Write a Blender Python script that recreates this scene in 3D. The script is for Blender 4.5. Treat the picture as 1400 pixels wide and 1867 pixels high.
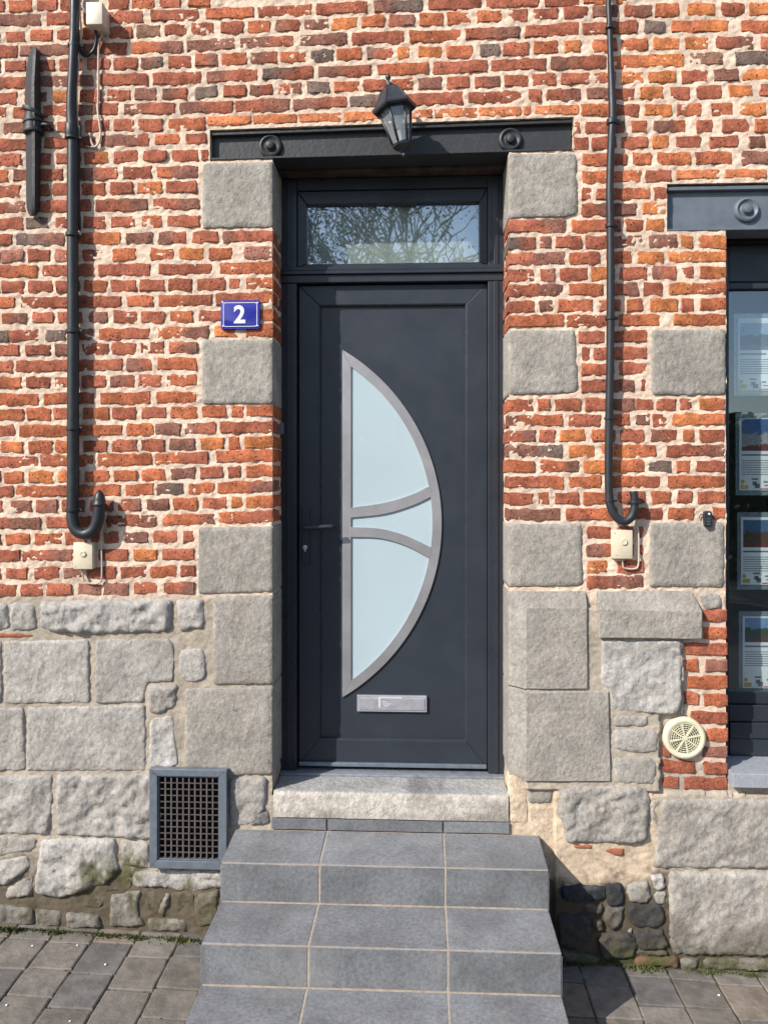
import bpy, bmesh, math, random
import numpy as np
from mathutils import Vector, Matrix
from mathutils.geometry import delaunay_2d_cdt
random.seed(7); RNG = np.random.default_rng(7)
S = bpy.context.scene
for o in list(bpy.data.objects): bpy.data.objects.remove(o)
COL = S.collection
# ---------------------------------------------------------------- camera
F = 1400.0; YAW = math.atan(65 / 1400); D = 3.256; ZC = 2.03
cam = bpy.data.cameras.new('camera'); co = bpy.data.objects.new('camera', cam); COL.objects.link(co)
co.location = (0, -D, ZC); co.rotation_euler = (math.radians(90), 0, YAW)
cam.sensor_fit = 'VERTICAL'; cam.sensor_height = 24; cam.sensor_width = 18
cam.lens = 24 * F / 1867; cam.shift_y = -(933.5 - 880) / 1867
cam.clip_end = 1000; cam.clip_start = 0.05
S.camera = co
# ---------------------------------------------------------------- world, sun, exposure
SUNV = Vector((-1.08, -1.0, 1.08)).normalized()          # towards the sun
W = bpy.data.worlds.new('World'); S.world = W; W.use_nodes = True
wn = W.node_tree; bg = wn.nodes['Background']; sk = wn.nodes.new('ShaderNodeTexSky')
sk.sky_type = 'NISHITA'; sk.sun_disc = False
sk.sun_elevation = math.asin(SUNV.z); sk.sun_rotation = math.atan2(SUNV.x, SUNV.y)
sk.air_density = 1.0; sk.dust_density = 1.0
wn.links.new(sk.outputs[0], bg.inputs[0]); bg.inputs[1].default_value = 0.14
sl = bpy.data.lights.new('sun', 'SUN'); so = bpy.data.objects.new('sun', sl); COL.objects.link(so)
sl.energy = 4.3; sl.angle = math.radians(0.5); sl.color = (1.0, 0.95, 0.87)
so.rotation_euler = (-SUNV).to_track_quat('-Z', 'Y').to_euler(); so.location = (-4, -5, 7)
S.view_settings.view_transform = 'Standard'; S.view_settings.look = 'None'
S.view_settings.gamma = 1; S.view_settings.use_curve_mapping = False
S.view_settings.exposure = 0.40
S.render.engine = 'CYCLES'

# ---------------------------------------------------------------- geometry helpers
ca, sa = math.cos(YAW), math.sin(YAW)
def P(u, v, y=0.0):
    """a point of the photograph that is known to lie on the vertical plane at depth y"""
    a = (u - 700) / F
    dx = -sa + a * ca; dy = ca + a * sa; dz = (880 - v) / F
    t = (y + D) / dy
    return (t * dx, y, ZC + t * dz)
def rect(u0, v0, u1, v1, y):
    p = [P(u0, v0, y), P(u1, v0, y), P(u1, v1, y), P(u0, v1, y)]
    x0 = (p[0][0] + p[3][0]) / 2; x1 = (p[1][0] + p[2][0]) / 2
    return x0, x1, (p[2][2] + p[3][2]) / 2, (p[0][2] + p[1][2]) / 2     # x0 x1 zlow zhigh

def _h(ix, iy, s):
    n = (ix.astype(np.int64) * 374761393 + iy.astype(np.int64) * 668265263 + s * 974634777) & 0x7fffffff
    n = ((n ^ (n >> 13)) * 1274126177) & 0x7fffffff
    n = (n ^ (n >> 16)) & 0xffff
    return n / 65535.0
def vn(x, y, s=0):
    x = np.asarray(x, float); y = np.asarray(y, float)
    ix = np.floor(x); iy = np.floor(y); fx = x - ix; fy = y - iy
    fx = fx * fx * (3 - 2 * fx); fy = fy * fy * (3 - 2 * fy)
    a = _h(ix, iy, s); b = _h(ix + 1, iy, s); c = _h(ix, iy + 1, s); d = _h(ix + 1, iy + 1, s)
    return (a + (b - a) * fx) * (1 - fy) + (c + (d - c) * fx) * fy
def fbm(x, y, s=0, o=3):
    t = 0; a = 0.5; n = 0
    for k in range(o):
        t = t + a * vn(x * 2 ** k, y * 2 ** k, s + k * 17); n += a; a *= .5
    return t / n

class MB:
    def __init__(self): self.v = []; self.f = []; self.c = None
    def add(self, vs, fs):
        n = len(self.v); self.v += [tuple(p) for p in vs]; self.f += [tuple(i + n for i in f) for f in fs]; return self
    def box(self, x0, x1, y0, y1, z0, z1, b=0.0):
        if x0 > x1: x0, x1 = x1, x0
        if y0 > y1: y0, y1 = y1, y0
        if z0 > z1: z0, z1 = z1, z0
        if b <= 0:
            vs = [(x0, y0, z0), (x1, y0, z0), (x1, y1, z0), (x0, y1, z0), (x0, y0, z1), (x1, y0, z1), (x1, y1, z1), (x0, y1, z1)]
            return self.add(vs, [(3, 2, 1, 0), (4, 5, 6, 7), (0, 1, 5, 4), (1, 2, 6, 5), (2, 3, 7, 6), (3, 0, 4, 7)])
        bm = bmesh.new(); bmesh.ops.create_cube(bm, size=1)
        for w in bm.verts: w.co = Vector(((x0 + x1) / 2 + w.co.x * (x1 - x0), (y0 + y1) / 2 + w.co.y * (y1 - y0), (z0 + z1) / 2 + w.co.z * (z1 - z0)))
        bmesh.ops.bevel(bm, geom=bm.edges[:], offset=b, segments=2, profile=.5, affect='EDGES')
        return self.bm(bm)
    def bm(self, bm):
        bm.verts.index_update()
        self.add([w.co[:] for w in bm.verts], [[w.index for w in f.verts] for f in bm.faces]); bm.free(); return self
    def prism(self, pts, y0, y1, b=0.0):
        """outline of (x,z) points, front at y0 (towards the street), back at y1"""
        ar = sum(pts[i][0] * pts[(i + 1) % len(pts)][1] - pts[(i + 1) % len(pts)][0] * pts[i][1] for i in range(len(pts)))
        if ar < 0: pts = pts[::-1]
        bm = bmesh.new()
        a = [bm.verts.new((p[0], y0, p[1])) for p in pts]; c = [bm.verts.new((p[0], y1, p[1])) for p in pts]
        ff = bm.faces.new(a); bm.faces.new(c[::-1]); n = len(pts)
        for i in range(n): bm.faces.new((a[(i + 1) % n], a[i], c[i], c[(i + 1) % n]))
        if b > 0: bmesh.ops.bevel(bm, geom=list(ff.edges), offset=b, segments=2, profile=.5, affect='EDGES')
        return self.bm(bm)
    def tube(self, pts, r, n=12, cap=True):
        pts = [Vector(p) for p in pts]; m = len(pts)
        rs = r if isinstance(r, (list, tuple)) else [r] * m
        up = None; rings = []
        for i, p in enumerate(pts):
            t = (pts[min(i + 1, m - 1)] - pts[max(i - 1, 0)]).normalized()
            if up is None: up = t.orthogonal().normalized()
            up = (up - t * up.dot(t)).normalized(); w = t.cross(up)
            rings.append([p + (up * math.cos(k * 2 * math.pi / n) + w * math.sin(k * 2 * math.pi / n)) * rs[i] for k in range(n)])
        vs = [q for R_ in rings for q in R_]; fs = []
        for i in range(m - 1):
            for k in range(n):
                fs.append((i * n + k, i * n + (k + 1) % n, (i + 1) * n + (k + 1) % n, (i + 1) * n + k))
        if cap: fs += [tuple(range(n))[::-1], tuple((m - 1) * n + k for k in range(n))]
        return self.add(vs, fs)
    def lathe(self, prof, c, axis='z', n=24):
        """prof: (radius, along); axis 'y' points out of the wall (negative y)"""
        vs = []; fs = []; m = len(prof)
        for (r, h) in prof:
            for k in range(n):
                a = k * 2 * math.pi / n
                if axis == 'z': vs.append((c[0] + r * math.cos(a), c[1] + r * math.sin(a), c[2] + h))
                else: vs.append((c[0] + r * math.cos(a), c[1] - h, c[2] + r * math.sin(a)))
        for i in range(m - 1):
            for k in range(n): fs.append((i * n + k, i * n + (k + 1) % n, (i + 1) * n + (k + 1) % n, (i + 1) * n + k))
        fs += [tuple(range(n))[::-1], tuple((m - 1) * n + k for k in range(n))]
        return self.add(vs, fs)
    def build(self, name, mat, parent=None, smooth=False, col=None):
        o = origin(parent)
        me = bpy.data.meshes.new(name)
        me.from_pydata([(p[0] - o[0], p[1] - o[1], p[2] - o[2]) for p in self.v], [], self.f)
        if smooth:
            me.polygons.foreach_set('use_smooth', [True] * len(me.polygons))
            if smooth != 'all': me.set_sharp_from_angle(angle=math.radians(27))
        if col is not None: tint(me, col)
        me.materials.append(mat); me.update()
        ob = bpy.data.objects.new(name, me); COL.objects.link(ob)
        if parent: ob.parent = parent
        return ob
def origin(p):
    x = Vector((0, 0, 0))
    while p is not None: x += p.location; p = p.parent
    return x
def tint(me, col):
    n = len(me.vertices); a = me.color_attributes.new('tint', 'FLOAT_COLOR', 'POINT')
    c = np.ones((n, 4), 'f'); c[:, :3] = np.asarray(col, 'f'); a.data.foreach_set('color', c.ravel())
def tag(o, label, cat, group=None, kind=None):
    if label: o['label'] = label
    if cat: o['category'] = cat
    if group: o['group'] = group
    if kind: o['kind'] = kind
    return o
def thing(name, label, cat, loc, group=None):
    o = bpy.data.objects.new(name, None); COL.objects.link(o); o.location = loc; o.empty_display_size = .1
    return tag(o, label, cat, group)
def smoothpath(pts, k=6):
    """Catmull-Rom through points"""
    pts = [Vector(p) for p in pts]; out = []
    q = [pts[0] * 2 - pts[1]] + pts + [pts[-1] * 2 - pts[-2]]
    for i in range(1, len(q) - 2):
        for j in range(k):
            t = j / k
            out.append(.5 * ((2 * q[i]) + (q[i + 1] - q[i - 1]) * t + (2 * q[i - 1] - 5 * q[i] + 4 * q[i + 1] - q[i + 2]) * t * t + (3 * q[i] - q[i - 1] - 3 * q[i + 1] + q[i + 2]) * t ** 3))
    return out + [pts[-1]]

# ---------------------------------------------------------------- materials
class NT:
    def __init__(self, name):
        self.m = bpy.data.materials.new(name); self.m.use_nodes = True; self.t = self.m.node_tree
        self.b = self.t.nodes['Principled BSDF']; self.out = self.t.nodes['Material Output']; self.pos = None
    def n(self, ty, **k):
        x = self.t.nodes.new(ty)
        for a, b in k.items(): setattr(x, a, b)
        return x
    def l(self, a, b): self.t.links.new(a, b)
    def P(self):
        if not self.pos: self.pos = self.n('ShaderNodeNewGeometry').outputs['Position']
        return self.pos
    def map(self, scale=(1, 1, 1), rot=(0, 0, 0)):
        m = self.n('ShaderNodeMapping'); self.l(self.P(), m.inputs[0]); m.inputs['Scale'].default_value = scale; m.inputs['Rotation'].default_value = rot
        return m.outputs[0]
    def noise(self, s, d=4, r=.55, v=None, dist=0):
        x = self.n('ShaderNodeTexNoise'); self.l(v or self.P(), x.inputs['Vector'])
        x.inputs['Scale'].default_value = s; x.inputs['Detail'].default_value = d; x.inputs['Roughness'].default_value = r; x.inputs['Distortion'].default_value = dist
        return x.outputs['Fac']
    def vor(self, s, v=None, out='Distance', f='F1', rand=1):
        x = self.n('ShaderNodeTexVoronoi'); x.feature = f; self.l(v or self.P(), x.inputs['Vector']); x.inputs['Scale'].default_value = s; x.inputs['Randomness'].default_value = rand
        return x.outputs[out]
    def ramp(self, f, a, b, lo=0., hi=1.):
        x = self.n('ShaderNodeMapRange'); x.interpolation_type = 'SMOOTHSTEP'; self.l(f, x.inputs[0])
        for i, q in enumerate((a, b, lo, hi)): x.inputs[1 + i].default_value = q
        return x.outputs[0]
    def math(self, op, a, b=None):
        x = self.n('ShaderNodeMath', operation=op)
        for i, q in enumerate((a, b)):
            if q is None: continue
            if isinstance(q, (int, float)): x.inputs[i].default_value = q
            else: self.l(q, x.inputs[i])
        return x.outputs[0]
    def mix(self, fac, a, b, mode='MIX'):
        x = self.n('ShaderNodeMix', data_type='RGBA', blend_type=mode)
        for i, q in ((0, fac), (6, a), (7, b)):
            if isinstance(q, (int, float)): x.inputs[i].default_value = q
            elif isinstance(q, tuple): x.inputs[i].default_value = (*q, 1)[:4]
            else: self.l(q, x.inputs[i])
        return x.outputs[2]
    def gray(self, f):
        x = self.n('ShaderNodeCombineColor')
        for i in range(3): self.l(f, x.inputs[i])
        return x.outputs[0]
    def attr(self): return self.n('ShaderNodeAttribute', attribute_name='tint').outputs['Color']
    def z(self):
        x = self.n('ShaderNodeSeparateXYZ'); self.l(self.P(), x.inputs[0]); return x.outputs[2]
    def bump(self, h, s, d, prev=None):
        x = self.n('ShaderNodeBump'); self.l(h, x.inputs['Height']); x.inputs['Strength'].default_value = s; x.inputs['Distance'].default_value = d
        if prev: self.l(prev, x.inputs['Normal'])
        self.l(x.outputs[0], self.b.inputs['Normal']); return x.outputs[0]
    def set(self, col=None, rough=None, metal=None, spec=None, coat=None):
        b = self.b.inputs
        for k, q in (('Base Color', col), ('Roughness', rough), ('Metallic', metal), ('Specular IOR Level', spec), ('Coat Weight', coat)):
            if q is None: continue
            if isinstance(q, tuple): b[k].default_value = (*q, 1)
            elif isinstance(q, (int, float)): b[k].default_value = q
            else: self.l(q, b[k])
        return self

def m_brick():
    t = NT('brick_clay'); a = t.attr()
    n1 = t.noise(18, 5, .6); n2 = t.noise(110, 3, .6); n3 = t.noise(45, 5, .65)
    c = t.mix(1, a, t.gray(t.ramp(n1, .3, .7, .66, 1.26)), 'MULTIPLY')
    c = t.mix(1, c, t.gray(t.ramp(n2, .3, .7, .74, 1.20)), 'MULTIPLY')
    c = t.mix(t.ramp(t.noise(30, 4, .6), .62, .72, 0, .45), c, (.08, .05, .04))            # burnt patches
    pit = t.ramp(t.vor(52), .13, .21, 1, 0)
    pm = t.math('MULTIPLY', pit, t.ramp(t.noise(22, 2), .44, .52))
    c = t.mix(t.math('MULTIPLY', pm, .85), c, (.035, .022, .018))
    c = t.mix(t.ramp(n3, .685, .72, 0, .75), c, (.52, .40, .30))                          # mortar smears
    t.set(col=c, rough=.9, spec=.25)
    h = t.math('SUBTRACT', t.noise(70, 6, .65), t.math('MULTIPLY', pm, .8))
    t.bump(h, .85, .006)
    return t.m
def m_mortar():
    t = NT('lime_mortar'); a = t.attr()
    c = t.mix(1, a, t.gray(t.ramp(t.noise(9, 6, .65), .3, .7, .80, 1.14)), 'MULTIPLY')
    c = t.mix(1, c, t.gray(t.ramp(t.noise(90, 4, .6), .3, .7, .88, 1.10)), 'MULTIPLY')
    c = t.mix(t.ramp(t.noise(30, 6, .75), .60, .72, 0, .55), c, (.24, .19, .145))
    c = t.mix(t.ramp(t.vor(140), .10, .16, .35, 0), c, (.14, .11, .09))
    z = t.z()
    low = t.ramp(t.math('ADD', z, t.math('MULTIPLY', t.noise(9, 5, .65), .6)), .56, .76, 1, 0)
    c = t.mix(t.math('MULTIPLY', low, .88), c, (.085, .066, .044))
    gr = t.ramp(t.math('ADD', t.math('MULTIPLY', z, 1.6), t.noise(9, 5, .7)), .50, .66, .75, 0)
    c = t.mix(gr, c, (.06, .065, .025))
    t.set(col=c, rough=.95, spec=.2)
    t.bump(t.noise(60, 7, .7), .55, .006)
    return t.m
def m_stone(name='limestone', rough=.85, grain=1.0):
    t = NT(name); a = t.attr()
    mp = t.map((1, 1, .72), (0, .7, 0))
    n1 = t.noise(7, 5, .6); n2 = t.noise(70, 6, .75, mp); n3 = t.noise(240, 2, .6)
    c = t.mix(1, a, t.gray(t.ramp(n1, .3, .7, .86, 1.14)), 'MULTIPLY')
    c = t.mix(1, c, t.gray(t.ramp(n2, .32, .68, .76, 1.20)), 'MULTIPLY')
    c = t.mix(t.ramp(t.noise(6, 5, .7), .55, .72, 0, .3), c, (.36, .33, .295))
    c = t.mix(t.ramp(t.vor(60), .05, .10, .7, 0), c, (.10, .09, .08))
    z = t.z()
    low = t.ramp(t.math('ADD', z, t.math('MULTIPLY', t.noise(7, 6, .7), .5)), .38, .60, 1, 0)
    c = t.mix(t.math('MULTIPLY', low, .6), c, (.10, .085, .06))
    gr = t.ramp(t.math('ADD', t.math('MULTIPLY', z, 1.3), t.noise(11, 6, .75)), .50, .62, .75, 0)
    c = t.mix(gr, c, (.085, .09, .03))
    t.set(col=c, rough=.92, spec=.2)
    p = t.bump(t.noise(60, 7, .7, mp), .8 * grain, .0075)
    t.bump(t.noise(16, 4, .6), .5, .02, p)
    return t.m
def m_plain(name, col, rough, metal=0, spec=.5, var=.06, bump=0, bs=200, coat=0, vs=12):
    t = NT(name)
    c = t.mix(1, col, t.gray(t.ramp(t.noise(vs, 5, .6), .3, .7, 1 - var, 1 + var)), 'MULTIPLY')
    t.set(col=c, rough=rough, metal=metal, spec=spec, coat=coat)
    r = t.ramp(t.noise(vs * 1.7, 4), .3, .7, max(rough - .07, .02), rough + .07); t.l(r, t.b.inputs['Roughness'])
    if bump: t.bump(t.noise(bs, 3), bump, .002)
    return t.m
def m_iron():
    t = NT('black_painted_iron')
    c = t.mix(t.ramp(t.noise(25, 6, .7), .55, .75, 0, .5), (.034, .036, .040), (.075, .071, .068))
    c = t.mix(t.ramp(t.noise(60, 5, .7), .70, .76, 0, .7), c, (.12, .07, .04))
    t.set(col=c, rough=.5, spec=.4); t.bump(t.noise(45, 5, .6), .35, .006); return t.m
def m_brushed():
    t = NT('brushed_metal')
    mp = t.map((1, 1, .04)); n = t.noise(700, 2, .5, mp)
    c = t.mix(t.ramp(t.noise(6, 3), .3, .7), (.345, .335, .345), (.43, .42, .435))
    t.set(col=c, metal=.55, rough=t.ramp(n, .3, .7, .36, .5)); t.bump(n, .08, .001); return t.m
def m_glass(name='window_glass', base=.12):
    t = NT(name); t.t.nodes.remove(t.b)
    g = t.n('ShaderNodeBsdfGlossy'); g.inputs['Roughness'].default_value = .012; g.inputs['Color'].default_value = (.93, .96, 1, 1)
    tr = t.n('ShaderNodeBsdfTransparent'); tr.inputs[0].default_value = (.93, .96, .95, 1)
    fr = t.n('ShaderNodeLayerWeight'); fr.inputs[0].default_value = .5
    bp = t.n('ShaderNodeBump'); bp.inputs['Strength'].default_value = .03; bp.inputs['Distance'].default_value = .01
    t.l(t.noise(5, 2), bp.inputs['Height']); t.l(bp.outputs[0], g.inputs['Normal'])
    mx = t.n('ShaderNodeMixShader'); t.l(t.math('ADD', t.math('MULTIPLY', t.math('POWER', fr.outputs[1], 3.0), .7), base), mx.inputs[0]); t.l(tr.outputs[0], mx.inputs[1]); t.l(g.outputs[0], mx.inputs[2])
    t.l(mx.outputs[0], t.out.inputs[0]); return t.m
def m_clear():
    t = NT('clear_acrylic'); t.t.nodes.remove(t.b)
    g = t.n('ShaderNodeBsdfGlossy'); g.inputs['Roughness'].default_value = .08
    d = t.n('ShaderNodeBsdfDiffuse'); d.inputs[0].default_value = (.6, .7, .78, 1)
    tr = t.n('ShaderNodeBsdfTransparent'); tr.inputs[0].default_value = (.85, .9, .93, 1)
    m1 = t.n('ShaderNodeMixShader'); m1.inputs[0].default_value = .28; t.l(tr.outputs[0], m1.inputs[1]); t.l(d.outputs[0], m1.inputs[2])
    m2 = t.n('ShaderNodeMixShader'); m2.inputs[0].default_value = .08; t.l(m1.outputs[0], m2.inputs[1]); t.l(g.outputs[0], m2.inputs[2])
    t.l(m2.outputs[0], t.out.inputs[0]); return t.m
def m_tile():
    t = NT('grey_stair_tile'); a = t.attr()
    c = t.mix(1, a, t.gray(t.ramp(t.noise(4.5, 6, .62), .3, .7, .80, 1.2)), 'MULTIPLY')
    c = t.mix(1, c, t.gray(t.ramp(t.noise(75, 6, .78), .3, .7, .74, 1.26)), 'MULTIPLY')
    c = t.mix(t.ramp(t.noise(28, 6, .75), .62, .70, 0, .35), c, (.36, .36, .35))
    c = t.mix(t.ramp(t.vor(28), .035, .05, .6, 0), c, (.42, .38, .32))
    mp = t.map((1, 1, .22)); c = t.mix(t.ramp(t.noise(11, 5, .7, mp), .55, .72, 0, .42), c, (.085, .085, .088))
    c = t.mix(t.ramp(t.noise(3, 6, .75), .54, .66, 0, .28), c, (.27, .265, .255))
    t.set(col=c, rough=.62, spec=.4); t.bump(t.noise(120, 5, .6), .32, .003); return t.m
def m_paver():
    t = NT('slate_paver'); a = t.attr()
    c = t.mix(1, a, t.gray(t.ramp(t.noise(14, 6, .65), .3, .7, .72, 1.22)), 'MULTIPLY')
    c = t.mix(t.ramp(t.noise(24, 6, .75), .60, .72, 0, .5), c, (.21, .17, .125))
    c = t.mix(t.ramp(t.noise(80, 5, .75), .64, .72, 0, .6), c, (.30, .27, .23))
    c = t.mix(t.ramp(t.vor(34), .03, .045, .7, 0), c, (.5, .46, .4))
    t.set(col=c, rough=.8, spec=.3); t.bump(t.noise(40, 6, .65), .7, .006); return t.m
def m_doorpaint(name, col, rough):
    t = NT(name)
    c = t.mix(t.ramp(t.noise(3, 4, .6), .35, .7), col, tuple(q * 1.18 for q in col))
    c = t.mix(t.ramp(t.noise(140, 3, .7), .70, .78, 0, .25), c, (.14, .14, .14))
    t.set(col=c, rough=t.ramp(t.noise(9, 4), .3, .7, rough - .05, rough + .07), spec=.45)
    t.bump(t.noise(420, 2), .05, .001); return t.m
def m_photo(name, sky, mid, low, seed):
    t = NT(name); z = t.n('ShaderNodeTexCoord').outputs['Generated']
    sx = t.n('ShaderNodeSeparateXYZ'); t.l(z, sx.inputs[0])
    mp = t.n('ShaderNodeMapping'); t.l(z, mp.inputs[0]); mp.inputs['Location'].default_value = (seed, 0, seed)
    nz = t.noise(5, 5, .6, mp.outputs[0])
    zz = t.math('ADD', sx.outputs[2], t.math('MULTIPLY', nz, .55))
    c = t.mix(t.ramp(zz, .80, .86), mid, sky); c = t.mix(t.ramp(zz, .42, .47), low, c)
    c = t.mix(1, c, t.gray(t.ramp(t.noise(22, 4, .7, mp.outputs[0]), .3, .7, .6, 1.35)), 'MULTIPLY')
    t.set(col=c, rough=.5); return t.m

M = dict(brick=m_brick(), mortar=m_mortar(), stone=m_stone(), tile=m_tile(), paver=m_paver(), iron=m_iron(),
    blueiron=m_plain('blue_grey_painted_steel', (.12, .142, .172), .5, var=.12, bump=.15, bs=60),
    pipe=m_plain('black_plastic_pipe', (.018, .022, .027), .46, var=.2, bump=.1, bs=60),
    door=m_doorpaint('anthracite_door_paint', (.025, .031, .042), .40), moulding=m_doorpaint('moulding_paint', (.03, .035, .044), .27), frame=m_doorpaint('anthracite_frame_paint', (.024, .029, .038), .32),
    brushed=m_brushed(), alu=m_plain('pale_aluminium', (.52, .52, .56), .38, metal=.5, var=.06, vs=30),
    bluealu=m_plain('blue_grey_aluminium', (.17, .20, .24), .42, metal=.35, var=.12, vs=25),
    frost=m_plain('frosted_glass', (.41, .505, .545), .22, spec=.5, var=.02, vs=3), glass=m_glass(), tglass=m_glass('transom_glass', .23), acrylic=m_clear(),
    cream=m_plain('cream_plastic', (.66, .58, .43), .45, var=.06, vs=20), palecream=m_plain('pale_cream_plastic', (.66, .61, .51), .45, var=.06, vs=20),
    vent=m_plain('ivory_vent_plastic', (.70, .655, .47), .45, var=.06, vs=20),
    cable=m_plain('beige_cable', (.50, .43, .35), .55, var=.1), black=m_plain('matt_black', (.006, .006, .007), .9),
    blue=m_plain('blue_enamel', (.02, .022, .28), .22, coat=.6, var=.05), white=m_plain('white_enamel', (.75, .75, .76), .3, var=.03),
    paper=m_plain('white_paper', (.80, .84, .88), .6, var=.02), ink=m_plain('grey_ink', (.16, .18, .22), .7),
    redink=m_plain('red_ink', (.5, .04, .05), .7), yellowink=m_plain('yellow_ink', (.55, .36, .08), .7),
    grille=m_plain('weathered_brown_grille', (.125, .105, .095), .65, var=.2, vs=40), curtain=m_plain('grey_green_net_curtain', (.60, .635, .60), .9, var=.06, vs=2),
    room=m_plain('room_paint', (.3, .29, .27), .9), sill=m_plain('blue_stone_sill', (.30, .32, .36), .6, var=.12, vs=60, bump=.25, bs=150),
    grout=m_plain('beige_grout', (.36, .30, .24), .9, var=.15, vs=40, bump=.4, bs=200), asphalt=m_plain('asphalt', (.05, .05, .05), .9, var=.2, bump=.5),
    sand=m_plain('joint_sand', (.115, .11, .055), .95, var=.3, vs=30, bump=.5), kerb=m_plain('kerb_granite', (.28, .27, .26), .8, var=.15, bump=.4),
    bark=m_plain('bark', (.07, .06, .045), .9, var=.3, bump=.6), leaf=m_plain('leaf_green', (.055, .085, .03), .7, var=.35), moss=m_plain('moss_green', (.085, .098, .028), .85, var=.45, vs=30),
    bulb=m_plain('warm_bulb_glass', (.55, .42, .26), .2), weathered=m_plain('dusty_lantern_glass', (.30, .31, .33), .3, spec=.6))

# ---------------------------------------------------------------- ground, pavement, street
def gz(x, y=0): return .055 - .033 * x + .006 * y
def sheet(name, x0, x1, y0, y1, dz, mat, nx=1):
    vs = [(x0, y0, gz(max(-8, min(8, x0))) + dz), (x1, y0, gz(max(-8, min(8, x1))) + dz), (x1, y1, gz(max(-8, min(8, x1))) + dz), (x0, y1, gz(max(-8, min(8, x0))) + dz)]
    o = MB().add(vs, [(0, 1, 2, 3)]).build(name, mat); o['kind'] = 'structure'; return o
MB().add([(-400, -400, -.9), (400, -400, -.9), (400, 400, -.9), (-400, 400, -.9)], [(0, 1, 2, 3)]).build('ground', M['asphalt'])['kind'] = 'structure'
sheet('road', -30, 30, -14, -2.65, -.16, M['asphalt'])
MB().prism([(-12, .2), (12, -.5)] and [(-12, gz(-12) - .02), (12, gz(12) - .02), (12, gz(12) - .4), (-12, gz(-12) - .4)], -2.65, -2.5).build('kerb', M['kerb'])['kind'] = 'structure'
pav = thing('pavement', None, None, (0, -1, 0)); pav['kind'] = 'structure'
MB().add([(-12, -2.5, gz(-12, -2.5) - .008), (12, -2.5, gz(12, -2.5) - .008), (12, .1, gz(12) - .008), (-12, .1, gz(-12) - .008)], [(0, 1, 2, 3)]).build('bedding', M['sand'], pav)
moss_pts = []
FV, FF, FC = [], [], []
def paver(x0, x1, y0, y1, far=False):
    g = .0045; n = 4
    tw = random.choice([(.180, .160, .142)] * 4 + [(.205, .168, .138), (.16, .15, .142), (.19, .17, .150)])
    k = random.uniform(.85, 1.15); tx = random.uniform(-.002, .002); ty = random.uniform(-.002, .002); tz = random.uniform(-.0015, .0015)
    X0, X1, Y0, Y1 = x0 + g / 2, x1 - g / 2, y0 + g / 2, y1 - g / 2
    out = []
    cs = [(X0, Y0), (X1, Y0), (X1, Y1), (X0, Y1)]
    for i in range(4):
        a, b = cs[i], cs[(i + 1) % 4]
        for k2 in range(n):
            t = (k2 + (.06 if k2 == 0 else 0)) / n
            out.append((a[0] + (b[0] - a[0]) * t + random.uniform(-.0018, .0018), a[1] + (b[1] - a[1]) * t + random.uniform(-.0018, .0018)))
    cx, cy = (X0 + X1) / 2, (Y0 + Y1) / 2
    def Z(x, y): return gz(x, y) + tz + tx * (x - cx) * 8 + ty * (y - cy) * 8
    vs = [(x, y, gz(x, y) - .03) for x, y in out] + [(x, y, Z(x, y) - .0035) for x, y in out]
    ins = [(x + (cx - x) * .06, y + (cy - y) * .06) for x, y in out]
    vs += [(x, y, Z(x, y)) for x, y in ins] + [(cx, cy, Z(cx, cy) + .001)]
    N = len(out); fs = []
    for r in range(2):
        for i in range(N): fs.append((r * N + i, r * N + (i + 1) % N, (r + 1) * N + (i + 1) % N, (r + 1) * N + i))
    for i in range(N): fs.append((2 * N + i, 2 * N + (i + 1) % N, 3 * N))
    if far:
        b0 = len(FV); FV.extend(vs); FF.extend([tuple(i + b0 for i in f) for f in fs]); FC.extend([[q * k for q in tw]] * len(vs)); return
    MB().add(vs, fs).build('paver', M['paver'], pav, smooth=True, col=[q * k for q in tw])
    for _ in range(5): moss_pts.append((x1 + random.uniform(-.004, .004), random.uniform(y0, y1)))
    for _ in range(3): moss_pts.append((random.uniform(x0, x1), y0 + random.uniform(-.003, .003)))
for side, x_an, rng in ((-1, -1.018, range(-7, 2)), (1, .836, range(-2, 7))):
    for k in rng:
        x0 = x_an + .18 * k - (.18 if side < 0 else 0); x1 = x0 + .18
        y = .02; first = random.uniform(.10, .21)
        while y > -2.35:
            d = first if y == .02 else random.choice([.17, .19, .2, .16, .2])
            paver(x0, x1, y - d, y, y < -1.5); y -= d
def far_run(x0, x1, ys):
    y = ys + random.uniform(-.05, .05)
    while y > -2.35: d = random.choice([.17, .19, .2, .16]); paver(x0, x1, y - d, y, True); y -= d
xm = [-1.018 + .18 + (.836 - .36 - (-1.018 + .18)) * i / 8 for i in range(9)]
for a_, b_ in zip(xm[:-1], xm[1:]): far_run(a_, b_, -.86)
for side_ in (-1, 1):
    for k in range(12): x0 = (-1.018 - .18 * 8 - .18 * k) if side_ < 0 else (.836 + .18 * 7 + .18 * k); far_run(x0, x0 + .18, .0)
fm = MB(); fm.v = FV; fm.f = FF; fo_ = fm.build('pavers', M['paver'], pav, smooth=True, col=np.array(FC)); fo_['kind'] = 'stuff'
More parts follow.
